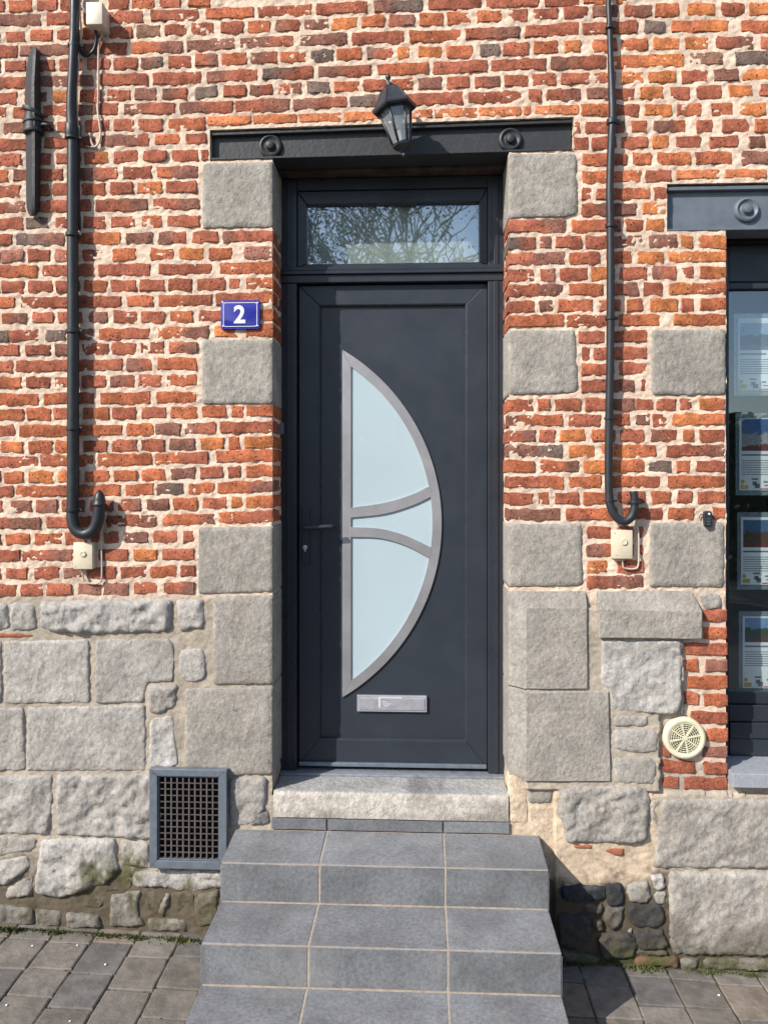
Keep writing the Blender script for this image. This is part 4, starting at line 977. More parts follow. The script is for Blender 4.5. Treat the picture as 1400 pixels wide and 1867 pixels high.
MB().box(x0, x1, LY - .018, LY - .0005, z0, z1, .003).build('drip_bar', M['bluealu'], door)
ths = MB().box(XL + .003, XR - .003, FY - .035, FY + .09, STEPZ, STEPZ + .011, .002).build('threshold', m_plain('threshold_aluminium', (.30, .32, .36), .4, metal=.4, var=.15, vs=30), door, smooth=True)
bxp('door_contact', 504.5, 770, 516, 792, FY - .030, FY + .001, M['bluealu'], door, .003)
# ---------------------------------------------------------------- doorstep and stairs
ds = thing('doorstep', 'worn pale stone doorstep under the front door', 'step', (-.12, .1, STEPZ - .12))
zf0 = (P(493, 1490)[2] + P(925, 1495)[2]) / 2
def slabgrid(x0, x1, y0, y1, z0, z1, amp, seed, dx=.014):
    """slab with worn top and rough front"""
    nx = int((x1 - x0) / dx); prof = []
    for k in range(8): prof.append((y1 + (y0 + .010 - y1) * k / 7, z1))
    prof += [(y0 + .004, z1 - .0015), (y0, z1 - .007)] + [(y0 - .001, z1 - .007 + (z0 - z1 + .007) * k / 6) for k in range(1, 7)]
    vs = []
    for i in range(nx + 1):
        x = x0 + (x1 - x0) * i / nx
        for j, (y, z) in enumerate(prof):
            a = float(fbm(x * 14, (y + z) * 14, seed, 3)) - .5; fr_ = j > 8
            vs.append((x, y + a * amp * (1 if fr_ else .1), z + (a * amp * .35 if not fr_ and j > 0 else a * amp * .3 * (j < 15))))
    m = len(prof); fs = []
    for i in range(nx):
        for j in range(m - 1): a = i * m + j; fs.append((a, a + 1, a + m + 1, a + m))
    fs += [tuple(range(m))[::-1] + (), tuple(nx * m + k for k in range(m))]
    return MB().add(vs, fs[:-2])
sg = slabgrid(XL + .006, XR - .004, -.006, .30, zf0, STEPZ, .006, 3)
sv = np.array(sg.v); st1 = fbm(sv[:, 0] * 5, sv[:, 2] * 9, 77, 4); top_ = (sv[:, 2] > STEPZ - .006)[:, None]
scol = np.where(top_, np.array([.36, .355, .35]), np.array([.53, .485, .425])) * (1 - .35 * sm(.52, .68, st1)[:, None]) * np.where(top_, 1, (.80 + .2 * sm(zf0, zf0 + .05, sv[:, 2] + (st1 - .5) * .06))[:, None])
sg.build('tread_stone', M['stone'], ds, smooth='all', col=scol)
MB().box(XL + .006, XR - .004, .02, .30, zf0 - .1, zf0 + .02).build('step_core', M['stone'], ds, col=SC['y'])

st = thing('entrance_stairs', 'grey tiled entrance stairs with beige grout leading up to the door', 'stairs', (-.12, -.4, .05))
Y0 = -.004; Y1 = -.079 * D; Y2 = -.163 * D; Y3 = -.84
X0s = -.782; X1s = .497
zt0 = (P(430, 1508)[2] + P(978, 1522)[2]) / 2; zt1 = (P(400, 1575, Y1)[2] + P(995, 1583, Y1)[2]) / 2
zr1 = (P(397, 1647, Y1)[2] + P(997, 1655, Y1)[2]) / 2; zt2 = (P(358, 1722, Y2)[2] + P(1020, 1735, Y2)[2]) / 2
zr2 = (P(357, 1799, Y2)[2] + P(1020, 1812, Y2)[2]) / 2; zt3 = zr2 - .006
TH = .009; G = .0075
JX = [( (P(597, 1510, Y0)[0] + P(582, 1578, Y1)[0]) / 2, (P(808, 1512, Y0)[0] + P(811, 1578, Y1)[0]) / 2),
      ((P(580, 1650, Y1)[0] + P(563, 1727, Y2)[0]) / 2, (P(812, 1652, Y1)[0] + P(816, 1732, Y2)[0]) / 2),
      (P(560, 1800, Y2)[0], P(816, 1808, Y2)[0])]
core = MB()
core.add([], [])
prof = [(Y0 + .03, -.2), (Y0 + .03, zt0 - TH), (Y1 + TH, zt1 - TH), (Y1 + TH, zr1 - TH), (Y2 + TH, zt2 - TH), (Y2 + TH, zr2 - TH), (Y3 + TH, zt3 - TH), (Y3 + TH, -.2)]
g_ = .0016     # grout sits just below the tile faces
prof = [(Y0 + .03, -.2), (Y0 + .03, zt0 - g_), (Y1 + g_, zt1 - g_), (Y1 + g_, zr1 - g_), (Y2 + g_, zt2 - g_), (Y2 + g_, zr2 - g_), (Y3 + g_, zt3 - g_), (Y3 + g_, -.2)]
m = len(prof); vs = [(X0s + g_, y, z) for y, z in prof] + [(X1s - g_, y, z) for y, z in prof]
fs = [tuple(range(m)), tuple(range(2 * m - 1, m - 1, -1))] + [(i, (i + 1) % m, m + (i + 1) % m, m + i)[::-1] for i in range(m)]
MB().add(vs, fs).build('grout', M['grout'], st)
tcol = (.170, .174, .184)
def tile(name, c, nrm, th=TH + .006):
    """c: four corners of the visible face, inset for the joints, thickened against nrm"""
    c = [Vector(p) for p in c]; ce = sum(c, Vector()) / 4; nrm = Vector(nrm).normalized(); n = 5
    rim = []
    for i in range(4):
        a, b = c[i], c[(i + 1) % 4]
        for k in range(n): rim.append(a.lerp(b, k / n) + Vector((random.uniform(-1, 1), random.uniform(-1, 1), random.uniform(-1, 1))) * .0004)
    N = len(rim); R0 = [p - nrm * th for p in rim]; R1 = [p - nrm * .0015 for p in rim]; R2 = [p + (ce - p).normalized() * .002 for p in rim]
    vs = R0 + R1 + R2 + [ce]; fs = []
    for r in range(2):
        for i in range(N): fs.append((r * N + i, r * N + (i + 1) % N, (r + 1) * N + (i + 1) % N, (r + 1) * N + i))
    for i in range(N): fs.append((2 * N + i, 2 * N + (i + 1) % N, 3 * N))
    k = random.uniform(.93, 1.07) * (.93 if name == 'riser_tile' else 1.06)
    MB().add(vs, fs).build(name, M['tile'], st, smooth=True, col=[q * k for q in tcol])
def run(kind, lvl, ya, za, yb, zb, nrm, xa=X0s, xb=X1s, trap=None):
    xs = [xa, JX[lvl][0], JX[lvl][1], xb]; dy, dz = yb - ya, zb - za; L = math.hypot(dy, dz); g = G / 2; uy, uz = dy / L * g, dz / L * g
    for i in range(3):
        a, b = xs[i] + (g if i else 0), xs[i + 1] - (g if i < 2 else 0)
        tile(kind, [(a, ya + uy, za + uz), (a, yb - uy, zb - uz), (b, yb - uy, zb - uz), (b, ya + uy, za + uz)], nrm)
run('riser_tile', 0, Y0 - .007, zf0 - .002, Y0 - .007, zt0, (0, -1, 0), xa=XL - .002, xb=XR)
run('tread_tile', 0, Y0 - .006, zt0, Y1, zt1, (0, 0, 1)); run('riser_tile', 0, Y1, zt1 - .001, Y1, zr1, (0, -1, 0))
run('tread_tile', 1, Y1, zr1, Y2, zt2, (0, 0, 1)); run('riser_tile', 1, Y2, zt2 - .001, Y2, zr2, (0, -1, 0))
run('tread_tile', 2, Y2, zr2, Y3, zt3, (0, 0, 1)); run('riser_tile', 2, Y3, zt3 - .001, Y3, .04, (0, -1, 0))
for X, sgn in ((X0s, -1), (X1s, 1)):       # tiled cheeks
    for (ya, za, yb, zb, zl) in ((Y0, zt0, Y1, zt1, -.05), (Y1, zr1, Y2, zt2, -.05), (Y2, zr2, Y3, zt3, -.05)):
        q = [(X + sgn * .004, ya - .0015, zl), (X + sgn * .004, yb + .0015, zl), (X + sgn * .004, yb + .0015, zb - .0125), (X + sgn * .004, ya - .0015, za - .0125)]
        if sgn > 0: q = q[::-1]
        tile('side_tile', q, (sgn, 0, 0), .0035)

# ---------------------------------------------------------------- lantern
lan = thing('wall_lantern', 'black six-sided coach lantern tilted on the beam above the door', 'lamp', (0, 0, 0))
c0 = P(724, 222, -.12)
def hexr(r, z, tw=math.radians(8)): return [(r * math.cos(tw + k * math.pi / 3), r * math.sin(tw + k * math.pi / 3), z) for k in range(6)]
def hexshell(rs, cap0=True, cap1=True):
    vs = []; fs = []
    for r, z in rs: vs += hexr(r, z)
    for i in range(len(rs) - 1):
        for k in range(6): fs.append((i * 6 + k, i * 6 + (k + 1) % 6, (i + 1) * 6 + (k + 1) % 6, (i + 1) * 6 + k))
    if cap0: fs.append(tuple(range(6))[::-1])
    if cap1: fs.append(tuple((len(rs) - 1) * 6 + k for k in range(6)))
    return MB().add(vs, fs)
LM = m_plain('black_lantern_paint', (.030, .034, .042), .42, var=.15, bump=.1, bs=80)
cap = hexshell([(.088, .044), (.092, .050), (.092, .058), (.074, .072), (.062, .096), (.048, .122), (.026, .142), (.016, .148)]).build('roof', LM, lan)
rb = MB()
for k in range(6):
    path = [hexr(r + .001, z)[k] for r, z in ((.092, .058), (.074, .072), (.062, .096), (.048, .122), (.026, .142))]
    rb.tube(path, .0022, 5)
rb.build('roof_rib', LM, cap, smooth='all')
MB().lathe([(.016, .146), (.017, .152), (.012, .160), (.006, .164), (.005, .172), (.009, .178), (.0115, .186), (.009, .194), (.003, .199)], (0, 0, 0), 'z', 16).build('finial', LM, lan, smooth='all')
fr_ = MB()
for k in range(6):
    fr_.tube([hexr(.066, .046)[k], hexr(.036, -.098)[k]], .0052, 6)
    for r, z in ((.065, .042), (.037, -.095)): fr_.tube([hexr(r, z)[k], hexr(r, z)[(k + 1) % 6]], .005, 6)
fr_.build('cage', LM, lan, smooth='all')
for k in range(6):
    a, b = hexr(.0635, .042)[k], hexr(.0635, .042)[(k + 1) % 6]; c, d = hexr(.0345, -.096)[(k + 1) % 6], hexr(.0345, -.096)[k]
    MB().add([a, b, c, d], [(0, 1, 2, 3)]).build('glass_pane', M['acrylic'], lan)
MB().lathe([(.010, -.09), (.010, -.045), (.012, -.04)], (0, 0, 0), 'z', 12).build('bulb_holder', M['palecream'], lan, smooth=True)
MB().lathe([(.009, -.040), (.016, -.018), (.021, .0), (.018, .016), (.008, .026)], (0, 0, 0), 'z', 16).build('bulb', M['bulb'], lan, smooth='all')
hexshell([(.010, -.130), (.020, -.116), (.040, -.104), (.042, -.098)]).build('base', LM, lan)
MB().lathe([(.003, -.150), (.008, -.144), (.010, -.137), (.006, -.130), (.010, -.126)], (0, 0, 0), 'z', 14).build('drop_finial', LM, lan, smooth='all')
for o in lan.children:          # lean sideways, as the real one does
    pass
lan.location = c0; lan.rotation_euler = (0, math.radians(-11.5), 0)
arm = MB().tube(smoothpath([(.0, .0, -.118), (.012, .05, -.128), (.022, .10, -.10), (.012, .148, -.055)], 6), .006, 8); arm.build('arm', LM, lan, smooth='all')
pl_ = MB().box(-.018, .022, .138, .150, -.10, -.01, .003); pl_.build('back_plate', LM, lan)

# ---------------------------------------------------------------- iron wall anchor
an = thing('wall_anchor', 'black iron tie-bar anchor clamped vertically to the brick wall', 'wall anchor', P(62, 240, -.02))
def bar(pts, mat, nm, parent):
    """pts: (u, v, halfwidth px, proud) with a ridge down the middle"""
    vs = []; fs = []
    for (u, v, hw, pr) in pts:
        L_, R_, C_ = P(u - hw, v, -pr * .45), P(u + hw, v, -pr * .45), P(u + hw * .12, v, -pr)
        vs += [(L_[0], -.012, L_[2]), (L_[0], L_[1], L_[2]), (C_[0] - .006, C_[1], C_[2]), (C_[0] + .006, C_[1], C_[2]), (R_[0], R_[1], R_[2]), (R_[0], -.012, R_[2])]
    m = 6; n = len(pts)
    for i in range(n - 1):
        for k in range(m): fs.append((i * m + k, (i + 1) * m + k, (i + 1) * m + (k + 1) % m, i * m + (k + 1) % m))
    fs += [tuple(range(m)), tuple((n - 1) * m + k for k in range(m))[::-1]]
    return MB().add(vs, fs).build(nm, mat, parent, smooth=True)
bar([(64, 86, 3, .030), (63, 92, 7, .040), (61, 115, 11, .052), (59, 150, 12.5, .056), (59, 200, 13, .058), (60, 240, 13, .055), (60, 300, 12, .052), (60, 350, 12, .050), (60, 378, 11, .045), (60, 388, 8, .038), (60, 394, 4, .030)], M['iron'], 'anchor_bar', an)
def ringp(u, v, hw, vv, hh, pr, nm):
    p0 = P(u, v, -.02); r = hw / 425; vs = []; fs = []; n = 20
    prof = [(r * .86, -hh), (r, -hh * .8), (r * 1.02, 0), (r, hh * .8), (r * .86, hh)]
    return prof, p0, r
for (u, v, hw, hh, slope) in ((61, 204, 18, .010, -.40), (62, 223, 18, .007, .10), (62, 240, 18, .010, 0.05)):
    p0 = P(u, v, -.024); r = hw / 425; n = 22; prof = [(r * .8, -hh), (r, -hh * .75), (r * 1.03, 0), (r, hh * .75), (r * .8, hh)]
    vs = []; fs = []
    for rr_, h in prof:
        for k in range(n):
            a_ = 2 * math.pi * k / n; vs.append((p0[0] + rr_ * math.cos(a_), p0[1] + rr_ * .95 * math.sin(a_), p0[2] + h + slope * rr_ * math.cos(a_)))
    for i in range(len(prof) - 1):
        for k in range(n): fs.append((i * n + k, i * n + (k + 1) % n, (i + 1) * n + (k + 1) % n, (i + 1) * n + k))
    fs += [tuple(range(n))[::-1], tuple((len(prof) - 1) * n + k for k in range(n))]
    MB().add(vs, fs).build('collar', M['iron'], an, smooth=True)
MB().lathe([(.034, -.040), (.037, -.036), (.036, .030), (.030, .040)], P(61.5, 223, -.024), 'z', 22).build('sleeve', M['iron'], an, smooth=True)
a_, b_ = P(72, 228, -.03), P(93, 233, -.012)
MB().tube(smoothpath([a_, P(82, 227, -.034), P(90, 229, -.03), (b_[0], .01, b_[2])], 5), .0085, 8).build('wall_hook', M['iron'], an, smooth='all')
a_, b_ = P(40, 198, -.03), P(55, 196, -.045)
MB().tube([a_, b_, P(68, 208, -.05)], .006, 8).build('hook_tip', M['iron'], an, smooth='all')

# ---------------------------------------------------------------- conduits
def pipe(name, label, pts, r, ends, clamps, capinfo, mat=M['pipe']):
    root = thing(name, label, 'pipe', P(pts[-1][0], pts[-1][1], -.03))
    path = smoothpath([P(u, v, -yy) for u, v, yy in pts], 8)
    rr_ = r if isinstance(r, float) else [np.interp((ZC - p.z), [ZC - P(0, v)[2] for v, _ in r], [q for _, q in r]) for p in path]
    MB().tube(path, rr_ if isinstance(rr_, float) else list(map(float, rr_)), 16).build('tube', mat, root, smooth='all')
    for (u, v, rc, h) in clamps:
        p = P(u, v, -ends); cl = MB(); cl.lathe([(rc * .9, -h), (rc, -h * .7), (rc, h * .7), (rc * .9, h)], p, 'z', 20)
        cl.box(p[0] - .008, p[0] + .008, p[1] + rc * .6, .015, p[2] - h * .8, p[2] + h * .8); cl.box(p[0] + rc * .7, p[0] + rc + .012, p[1] - .003, p[1] + .010, p[2] - h * .8, p[2] + h * .8, .001)
        cl.build('pipe_clamp', mat, root, smooth=True)
    return root
lp_ = pipe('cable_conduit', 'thick black cable conduit ending in a capped hook at the left of the door', [(138, -260, .05), (138, -100, .05), (137, 0, .05), (136, 60, .05), (133, 130, .048), (130.5, 180, .045), (131, 215, .04), (133, 245, .04), (133, 330, .04), (133, 430, .04), (134, 600, .04), (134, 760, .04), (134, 870, .04), (133, 925, .042),
    (133, 948, .045), (139, 966, .048), (155, 974, .05), (171, 966, .052), (179, 948, .054), (182, 928, .056), (183, 918, .056)], [(-300, .019), (100, .0195), (190, .0195), (230, .0225), (420, .0235), (900, .0250), (960, .0245)], .043,
    [(136, 84, .027, .008), (131, 240, .027, .030), (132, 252, .030, .006), (133, 428, .029, .009), (134, 604, .029, .009), (134, 781, .029, .009), (133, 930, .031, .007)], None)
p = P(182, 918, -.056)
MB().lathe([(.026, -.012), (.029, -.008), (.029, -.001), (.0255, .003), (.025, .016), (.020, .036), (.010, .052), (.003, .058)], p, 'z', 20).build('end_cap', M['pipe'], lp_, smooth='all')
MB().tube(smoothpath([P(158, 972, -.022), P(172, 966, -.020), P(184, 950, -.018), P(188, 930, -.018), P(188, 918, -.014)], 6), .011, 12).build('bundled_cable', M['pipe'], lp_, smooth='all')
MB().tube(smoothpath([P(144, 250, -.012), P(145, 300, -.012), P(144, 345, -.012), P(146, 420, -.012)], 6), .006, 8).build('bundled_cable', M['pipe'], lp_, smooth='all')
MB().tube(smoothpath([P(145, -100, -.014), P(146, 10, -.014), P(149, 60, -.014), P(147, 90, -.012), P(141, 150, -.018), P(141, 200, -.016), P(143, 240, -.014)], 6), .0045, 8).build('pale_cable', M['cable'], lp_, smooth='all')
rp_ = pipe('cable_conduit', 'slender black cable conduit ending in an upturned hook between the door and shop window', [(1107, -260, .035), (1108, -60, .035), (1109, 10, .035), (1111, 60, .035), (1113, 120, .035), (1115, 170, .035), (1116, 210, .037), (1114, 250, .038), (1112, 300, .038), (1111, 350, .038), (1112, 410, .038), (1112.5, 500, .038), (1112, 640, .038), (1110, 760, .038), (1109, 850, .038), (1110, 905, .04),
    (1113, 925, .042), (1122, 942, .044), (1136, 951, .046), (1150, 943, .047), (1156, 925, .048), (1156, 908, .048), (1154, 896, .046)], [(-300, .0105), (100, .0115), (170, .013), (215, .0165), (300, .0155), (600, .0165), (900, .0165), (960, .0175)], .038,
    [(1110, 50, .016, .006), (1115, 222, .022, .012), (1112, 411, .021, .010), (1112, 580, .021, .008), (1110, 763, .021, .005), (1110, 913, .022, .005)], None)
p = P(1156, 916, -.048); MB().lathe([(.020, -.006), (.022, -.003), (.022, .003), (.020, .006)], p, 'z', 18).build('pipe_clamp', M['pipe'], rp_, smooth=True)
MB().box(p[0] + .015, p[0] + .03, -.05, .01, p[2] - .004, p[2] + .004).build('clamp_stem', M['pipe'], rp_)

# ---------------------------------------------------------------- junction boxes
def jbox(label, u0, v0, u1, v1, dep, mat, knob=None, tilt=0, screws=()):
    """front face given in the photograph"""
    x0, x1, z0, z1 = rect(u0, v0, u1, v1, -dep); c = ((x0 + x1) / 2, -dep / 2, (z0 + z1) / 2)
    r = thing('junction_box', label, 'junction box', c, 'junction boxes on the brick wall')
    MB().box(x0 + .001, x1 - .001, -dep * .72, .004, z0 + .001, z1 - .001, .003).build('back_box', mat, r, smooth=True)
    MB().box(x0, x1, -dep, -dep * .72 - .0008, z0, z1, .004).build('lid', mat, r, smooth=True)
    if knob: p = P(*knob, -dep); MB().lathe([(.0135, -.001), (.0135, .004), (.011, .006), (.0105, .0045), (.002, .004)], p, 'y', 6 if knob[0] < 700 else 20).build('knob', mat, r)
    for s in screws: p = P(*s, -dep); MB().lathe([(.003, -.001), (.003, .0008), (.001, .0008)], p, 'y', 8).build('screw', M['alu'], r)
    return r
j1 = jbox('cream junction box with a six-sided knob under the hook of the left conduit', 134, 989, 169, 1038, .040, M['cream'], (152.5, 1010), screws=((138, 1033), (164.5, 1031)))
j2 = jbox('cream junction box with a round knob under the hook of the right conduit', 1116, 966, 1153, 1019, .036, M['cream'], (1137, 988), screws=((1124, 1012), (1120, 972)))
j3 = jbox('pale junction box at the very top beside the left conduit', 157, 3, 187, 44, .085, M['palecream'], screws=((160, 37),))
def cable(parent, pts, r, mat, nm='cable'): MB().tube(smoothpath([P(*p) for p in pts], 7), r, 8).build(nm, mat, parent, smooth='all')
cable(j1, [(151, 1036, -.02), (152, 1052, -.016), (156, 1061, -.014), (168, 1064, -.013), (180, 1063, -.013), (186, 1053, -.013), (186, 1008, -.013), (185, 982, -.014), (187, 960, -.030), (186, 918, -.034)], .0038, M['cable'])
cable(j2, [(1134, 1016, -.018), (1135, 1030, -.016), (1139, 1036, -.015), (1156, 1037, -.015), (1163, 1030, -.015), (1164, 1000, -.015), (1163, 968, -.016), (1158, 945, -.022)], .0038, M['cable'])
cable(j3, [(174, 52, -.04), (176, 62, -.03), (176, 76, -.022), (171, 92, -.018), (160, 101, -.016), (150, 97, -.014), (145, 84, -.012), (143, 60, -.012)], .0068, M['pipe'], 'black_cable')
cable(j3, [(188, 50, -.035), (186, 64, -.022), (181, 82, -.016), (180, 120, -.014), (180, 160, -.013), (179, 200, -.013), (182, 225, -.014), (184, 245, -.014), (181, 260, -.014), (173, 268, -.014), (167, 258, -.013), (164, 243, -.010)], .0046, M['cable'])
cable(j3, [(144, 66, -.010), (146, 84, -.010), (151, 98, -.011), (158, 103, -.012)], .003, M['cable'])
cable(j3, [(157, 267, -.008), (168, 268, -.011), (176, 266, -.012), (182, 258, -.012)], .004, M['cable'])

# ---------------------------------------------------------------- number plate
npl = thing('house_number_plate', 'blue enamel house number plate with a white 2', 'number plate', P(438.5, 600, -.01))
x0, x1, z0, z1 = rect(403, 547.5, 473.5, 599.5, -.016)
def roundrect(x0, x1, z0, z1, r, n=5):
    out = []
    for cx, cz, a in ((x1 - r, z1 - r, 0), (x0 + r, z1 - r, 90), (x0 + r, z0 + r, 180), (x1 - r, z0 + r, 270)):
        for k in range(n + 1): t = math.radians(a + 90 * k / n); out.append((cx + r * math.cos(t), cz + r * math.sin(t)))
    return out
MB().prism(roundrect(x0, x1, z0, z1, .005), -.016, -.004, .003).build('plate', M['blue'], npl, smooth=True)
b = MB(); i1 = roundrect(x0 + .010, x1 - .010, z0 + .009, z1 - .009, .011); i2 = roundrect(x0 + .0125, x1 - .0125, z0 + .0115, z1 - .0115, .0090); n = len(i1)
vs = [(p[0], -.0168, p[1]) for p in i1] + [(p[0], -.0168, p[1]) for p in i2]
b.add(vs, [(i, n + i, n + (i + 1) % n, (i + 1) % n) for i in range(n)]).build('border_line', M['white'], npl)
cu_ = bpy.data.curves.new('digit', 'FONT'); cu_.body = '2'; cu_.size = .118; cu_.align_x = 'CENTER'; cu_.offset = .0034; cu_.extrude = .0006; cu_.resolution_u = 6
tmp = bpy.data.objects.new('digit', cu_); COL.objects.link(tmp); bpy.context.view_layer.update()
me = bpy.data.meshes.new_from_object(tmp.evaluated_get(bpy.context.evaluated_depsgraph_get())); bpy.data.objects.remove(tmp)
xs_ = [v.co.x for v in me.vertices]; ys_ = [v.co.y for v in me.vertices]; mx, my = (min(xs_) + max(xs_)) / 2, (min(ys_) + max(ys_)) / 2
dc = P(437, 573, -.0172); ho = origin(npl); hs = (33 / 428) / (max(ys_) - min(ys_))
for v in me.vertices: v.co = Vector((dc[0] + (v.co.x - mx) * hs * .98, -.0172 - v.co.z, dc[2] + (v.co.y - my) * hs)) - ho
me.materials.clear(); me.materials.append(M['white']); do = bpy.data.objects.new('digit', me); COL.objects.link(do); do.parent = npl
for u, v in ((407, 552), (470, 552), (407, 595), (470, 594)): MB().lathe([(.0035, -.001), (.0035, .001), (.001, .0016)], P(u, v, -.0165), 'y', 10).build('screw', M['alu'], npl)

# ---------------------------------------------------------------- small black key switch
ks = thing('key_switch', 'small black key switch with a white dot beside the shop window edge', 'switch', P(1291, 946, -.02))
x0, x1, z0, z1 = rect(1284.5, 932, 1297.5, 961, -.026)
MB().prism(roundrect(x0, x1, z0, z1, .007), -.026, -.002, .004).build('housing', M['pipe'], ks, smooth=True)
MB().lathe([(.0045, 0), (.0045, .0015), (.002, .002)], P(1292, 937, -.0265), 'y', 14).build('indicator_dot', M['white'], ks, smooth=True)
for v in (945, 950, 955): a = rect(1288, v, 1295, v + 1.4, -.0275); MB().box(a[0], a[1], -.0275, -.0255, a[2], a[3]).build('marking', m_plain('grey_mark', (.12, .12, .13), .5) if v == 945 else bpy.data.materials['grey_mark'], ks)
cable(ks, [(1284, 940, -.004), (1277, 938, -.010), (1273, 945, -.010)], .002, M['pipe'])

# ---------------------------------------------------------------- round vent
rv = thing('round_vent', 'round ivory plastic air vent set in the bricks near the window sill', 'vent', P(1247.5, 1346, -.02))
cv = P(1247.5, 1346, -.022)
MB().lathe([(.086, -.022), (.086, -.004), (.083, .004), (.076, .007), (.068, .006), (.0635, .001), (.0635, -.004)], cv, 'y', 48).build('back_ring', M['vent'], rv, smooth=True).hide_render = False
# open centre: dark backing just proud of the ring's closing face, grille in front of it
MB().lathe([(.0632, -.003), (.0632, -.0005)], cv, 'y', 40).build('dark_opening', M['black'], rv)
gg = MB()
for r in (.010, .019, .028, .037, .046, .055, .0622):
    vs = []; fs = []; n = 40
    for (rr_, h) in ((r - .0012, .0008), (r - .0011, .0036), (r + .0011, .0036), (r + .0012, .0008)):
        for k in range(n): t = 2 * math.pi * k / n; vs.append((cv[0] + rr_ * math.cos(t), cv[1] - h, cv[2] + rr_ * math.sin(t)))
    for i in range(3):
        for k in range(n): fs.append((i * n + k, i * n + (k + 1) % n, (i + 1) * n + (k + 1) % n, (i + 1) * n + k))
    gg.add(vs, fs)
for k in range(28):
    t = 2 * math.pi * (k + .5) / 28; c_, s_ = math.cos(t), math.sin(t); r0 = .019 if k % 2 else .034
    q = [(r0, -.0007), (.062, -.0010), (.062, .0010), (r0, .0007)]
    vs = [(cv[0] + r * c_ - w * s_, cv[1] - .0030, cv[2] + r * s_ + w * c_) for r, w in q]; gg.add(vs, [(0, 1, 2, 3)])
gg.build('grille', M['vent'], rv)
for k in range(4):
    t = math.radians(57 + 45 * k); c_, s_ = math.cos(t), math.sin(t); w = .0036 if k == 0 else .0024
    q = [(-.063, -w), (.063, -w), (.063, w), (-.063, w)]
    MB().prism([(cv[0] + r * c_ - ww * s_, cv[2] + r * s_ + ww * c_) for r, ww in q], cv[1] - .0054 - .0002 * k, cv[1] - .001).build('spoke', M['vent'], rv)

# ---------------------------------------------------------------- cellar grating
gr_ = thing('cellar_vent_grating', 'blue-grey framed cellar vent with a brown egg-crate grating left of the steps', 'vent grating', P(342, 1585, -.02))
GY = -.042
fo = rect(272.5, 1403, 413.5, 1585, GY); fi = rect(287, 1416, 399.5, 1570, GY)
mitre(MB(), fo, fi, GY, -.012, .002).build('vent_frame', M['bluealu'], gr_)
i2 = (fi[0] + .005, fi[1] - .005, fi[2] + .005, fi[3] - .005); mitre(MB(), (fi[0] + .0005, fi[1] - .0005, fi[2] + .0005, fi[3] - .0005), i2, GY + .006, -.012, .001).build('inner_rim', M['bluealu'], gr_)
MB().box(fi[0] - .003, fi[1] + .003, -.0135, -.0125, fi[2] - .003, fi[3] + .003).build('dark_opening', M['black'], gr_)
NX, NZ = 10, 13
for k in range(NZ + 1):
    z = i2[2] + (i2[3] - i2[2]) * k / NZ
    MB().add([(i2[0], GY + .010, z + .003), (i2[1], GY + .010, z + .003), (i2[1], GY + .012, z - .0030), (i2[0], GY + .012, z - .0030), (i2[0], -.0138, z - .0075), (i2[1], -.0138, z - .0075), (i2[1], -.0138, z - .0045), (i2[0], -.0138, z - .0045)],
        [(0, 3, 2, 1), (0, 1, 6, 7), (3, 4, 5, 2), (0, 7, 4, 3), (1, 2, 5, 6)]).build('slat', M['grille'], gr_)
for k in range(1, NX):
    x = i2[0] + (i2[1] - i2[0]) * k / NX; MB().box(x - .0026, x + .0026, GY + .0125, -.014, i2[2], i2[3]).build('bar', M['grille'], gr_)
for u, v in ((279, 1409), (407, 1409), (391, 1411), (280, 1577)): MB().lathe([(.0035, -.001), (.0035, .001), (.001, .0015)], P(u, v, GY), 'y', 8).build('screw', M['grille'], gr_)

# ---------------------------------------------------------------- shop window
sw = thing('shop_window', 'dark framed shop window with clear glass reflecting the sky', 'window', ((WX0 + WX1) / 2, .2, SILLZ))
WY = .16
wz1 = VB - .012
ga = P(1325, 900, WY + .02)[0]; gt = pz(526, WY, 1360); gb = pz(1262, WY, 1360)
w = MB(); w.box(WX0 - .02, ga, WY, WY + .08, SILLZ + .004, wz1, .003); w.box(WX1 - .08, WX1, WY, WY + .08, SILLZ + .004, wz1, .003)
w.box(ga + .0005, WX1 - .0805, WY + .001, WY + .08, gt + .03, wz1, .003); w.box(ga + .0005, WX1 - .0805, WY + .008, WY + .08, gt, gt + .0295, .003)
w.build('window_frame', M['frame'], sw)
for (va, vb, yy) in ((1262, 1285, .012), (1286, 1316, .0), (1317, 1345, -.012), (1346, 1378, -.004)):
    MB().box(ga + .001, WX1 - .081, WY + yy, WY + .08, pz(vb, WY, 1360), pz(va, WY, 1360), .004).build('bottom_rail', M['frame'], sw)
MB().box(ga - .004, WX1 - .078, WY + .030, WY + .034, gb - .004, gt + .004).build('glass_pane', M['glass'], sw)
ws = MB().box(P(1334, 1412, -.04)[0], 2.6, -.048, .30, P(1340, 1436, -.045)[2], (P(1340, 1411, -.048)[2] + SILLZ) / 2, .003).build('window_sill', M['sill'], None)
tag(ws, 'blue-grey stone sill projecting under the shop window', 'window sill')
HY = WY + .060
photos = [((.30, .40, .55), (.10, .12, .16), (.17, .20, .25)), ((.07, .15, .34), (.33, .33, .36), (.16, .05, .055)), ((.08, .15, .29), (.11, .065, .05), (.16, .05, .05)), ((.19, .33, .56), (.05, .085, .045), (.15, .05, .055))]
posl = ['uppermost property sheet in the shop window showing a dark peaked roof', 'second property sheet from the top showing a pale block above a red strip', 'third property sheet from the top showing a brown house', 'lowest property sheet in the window showing green hedges under a blue sky']
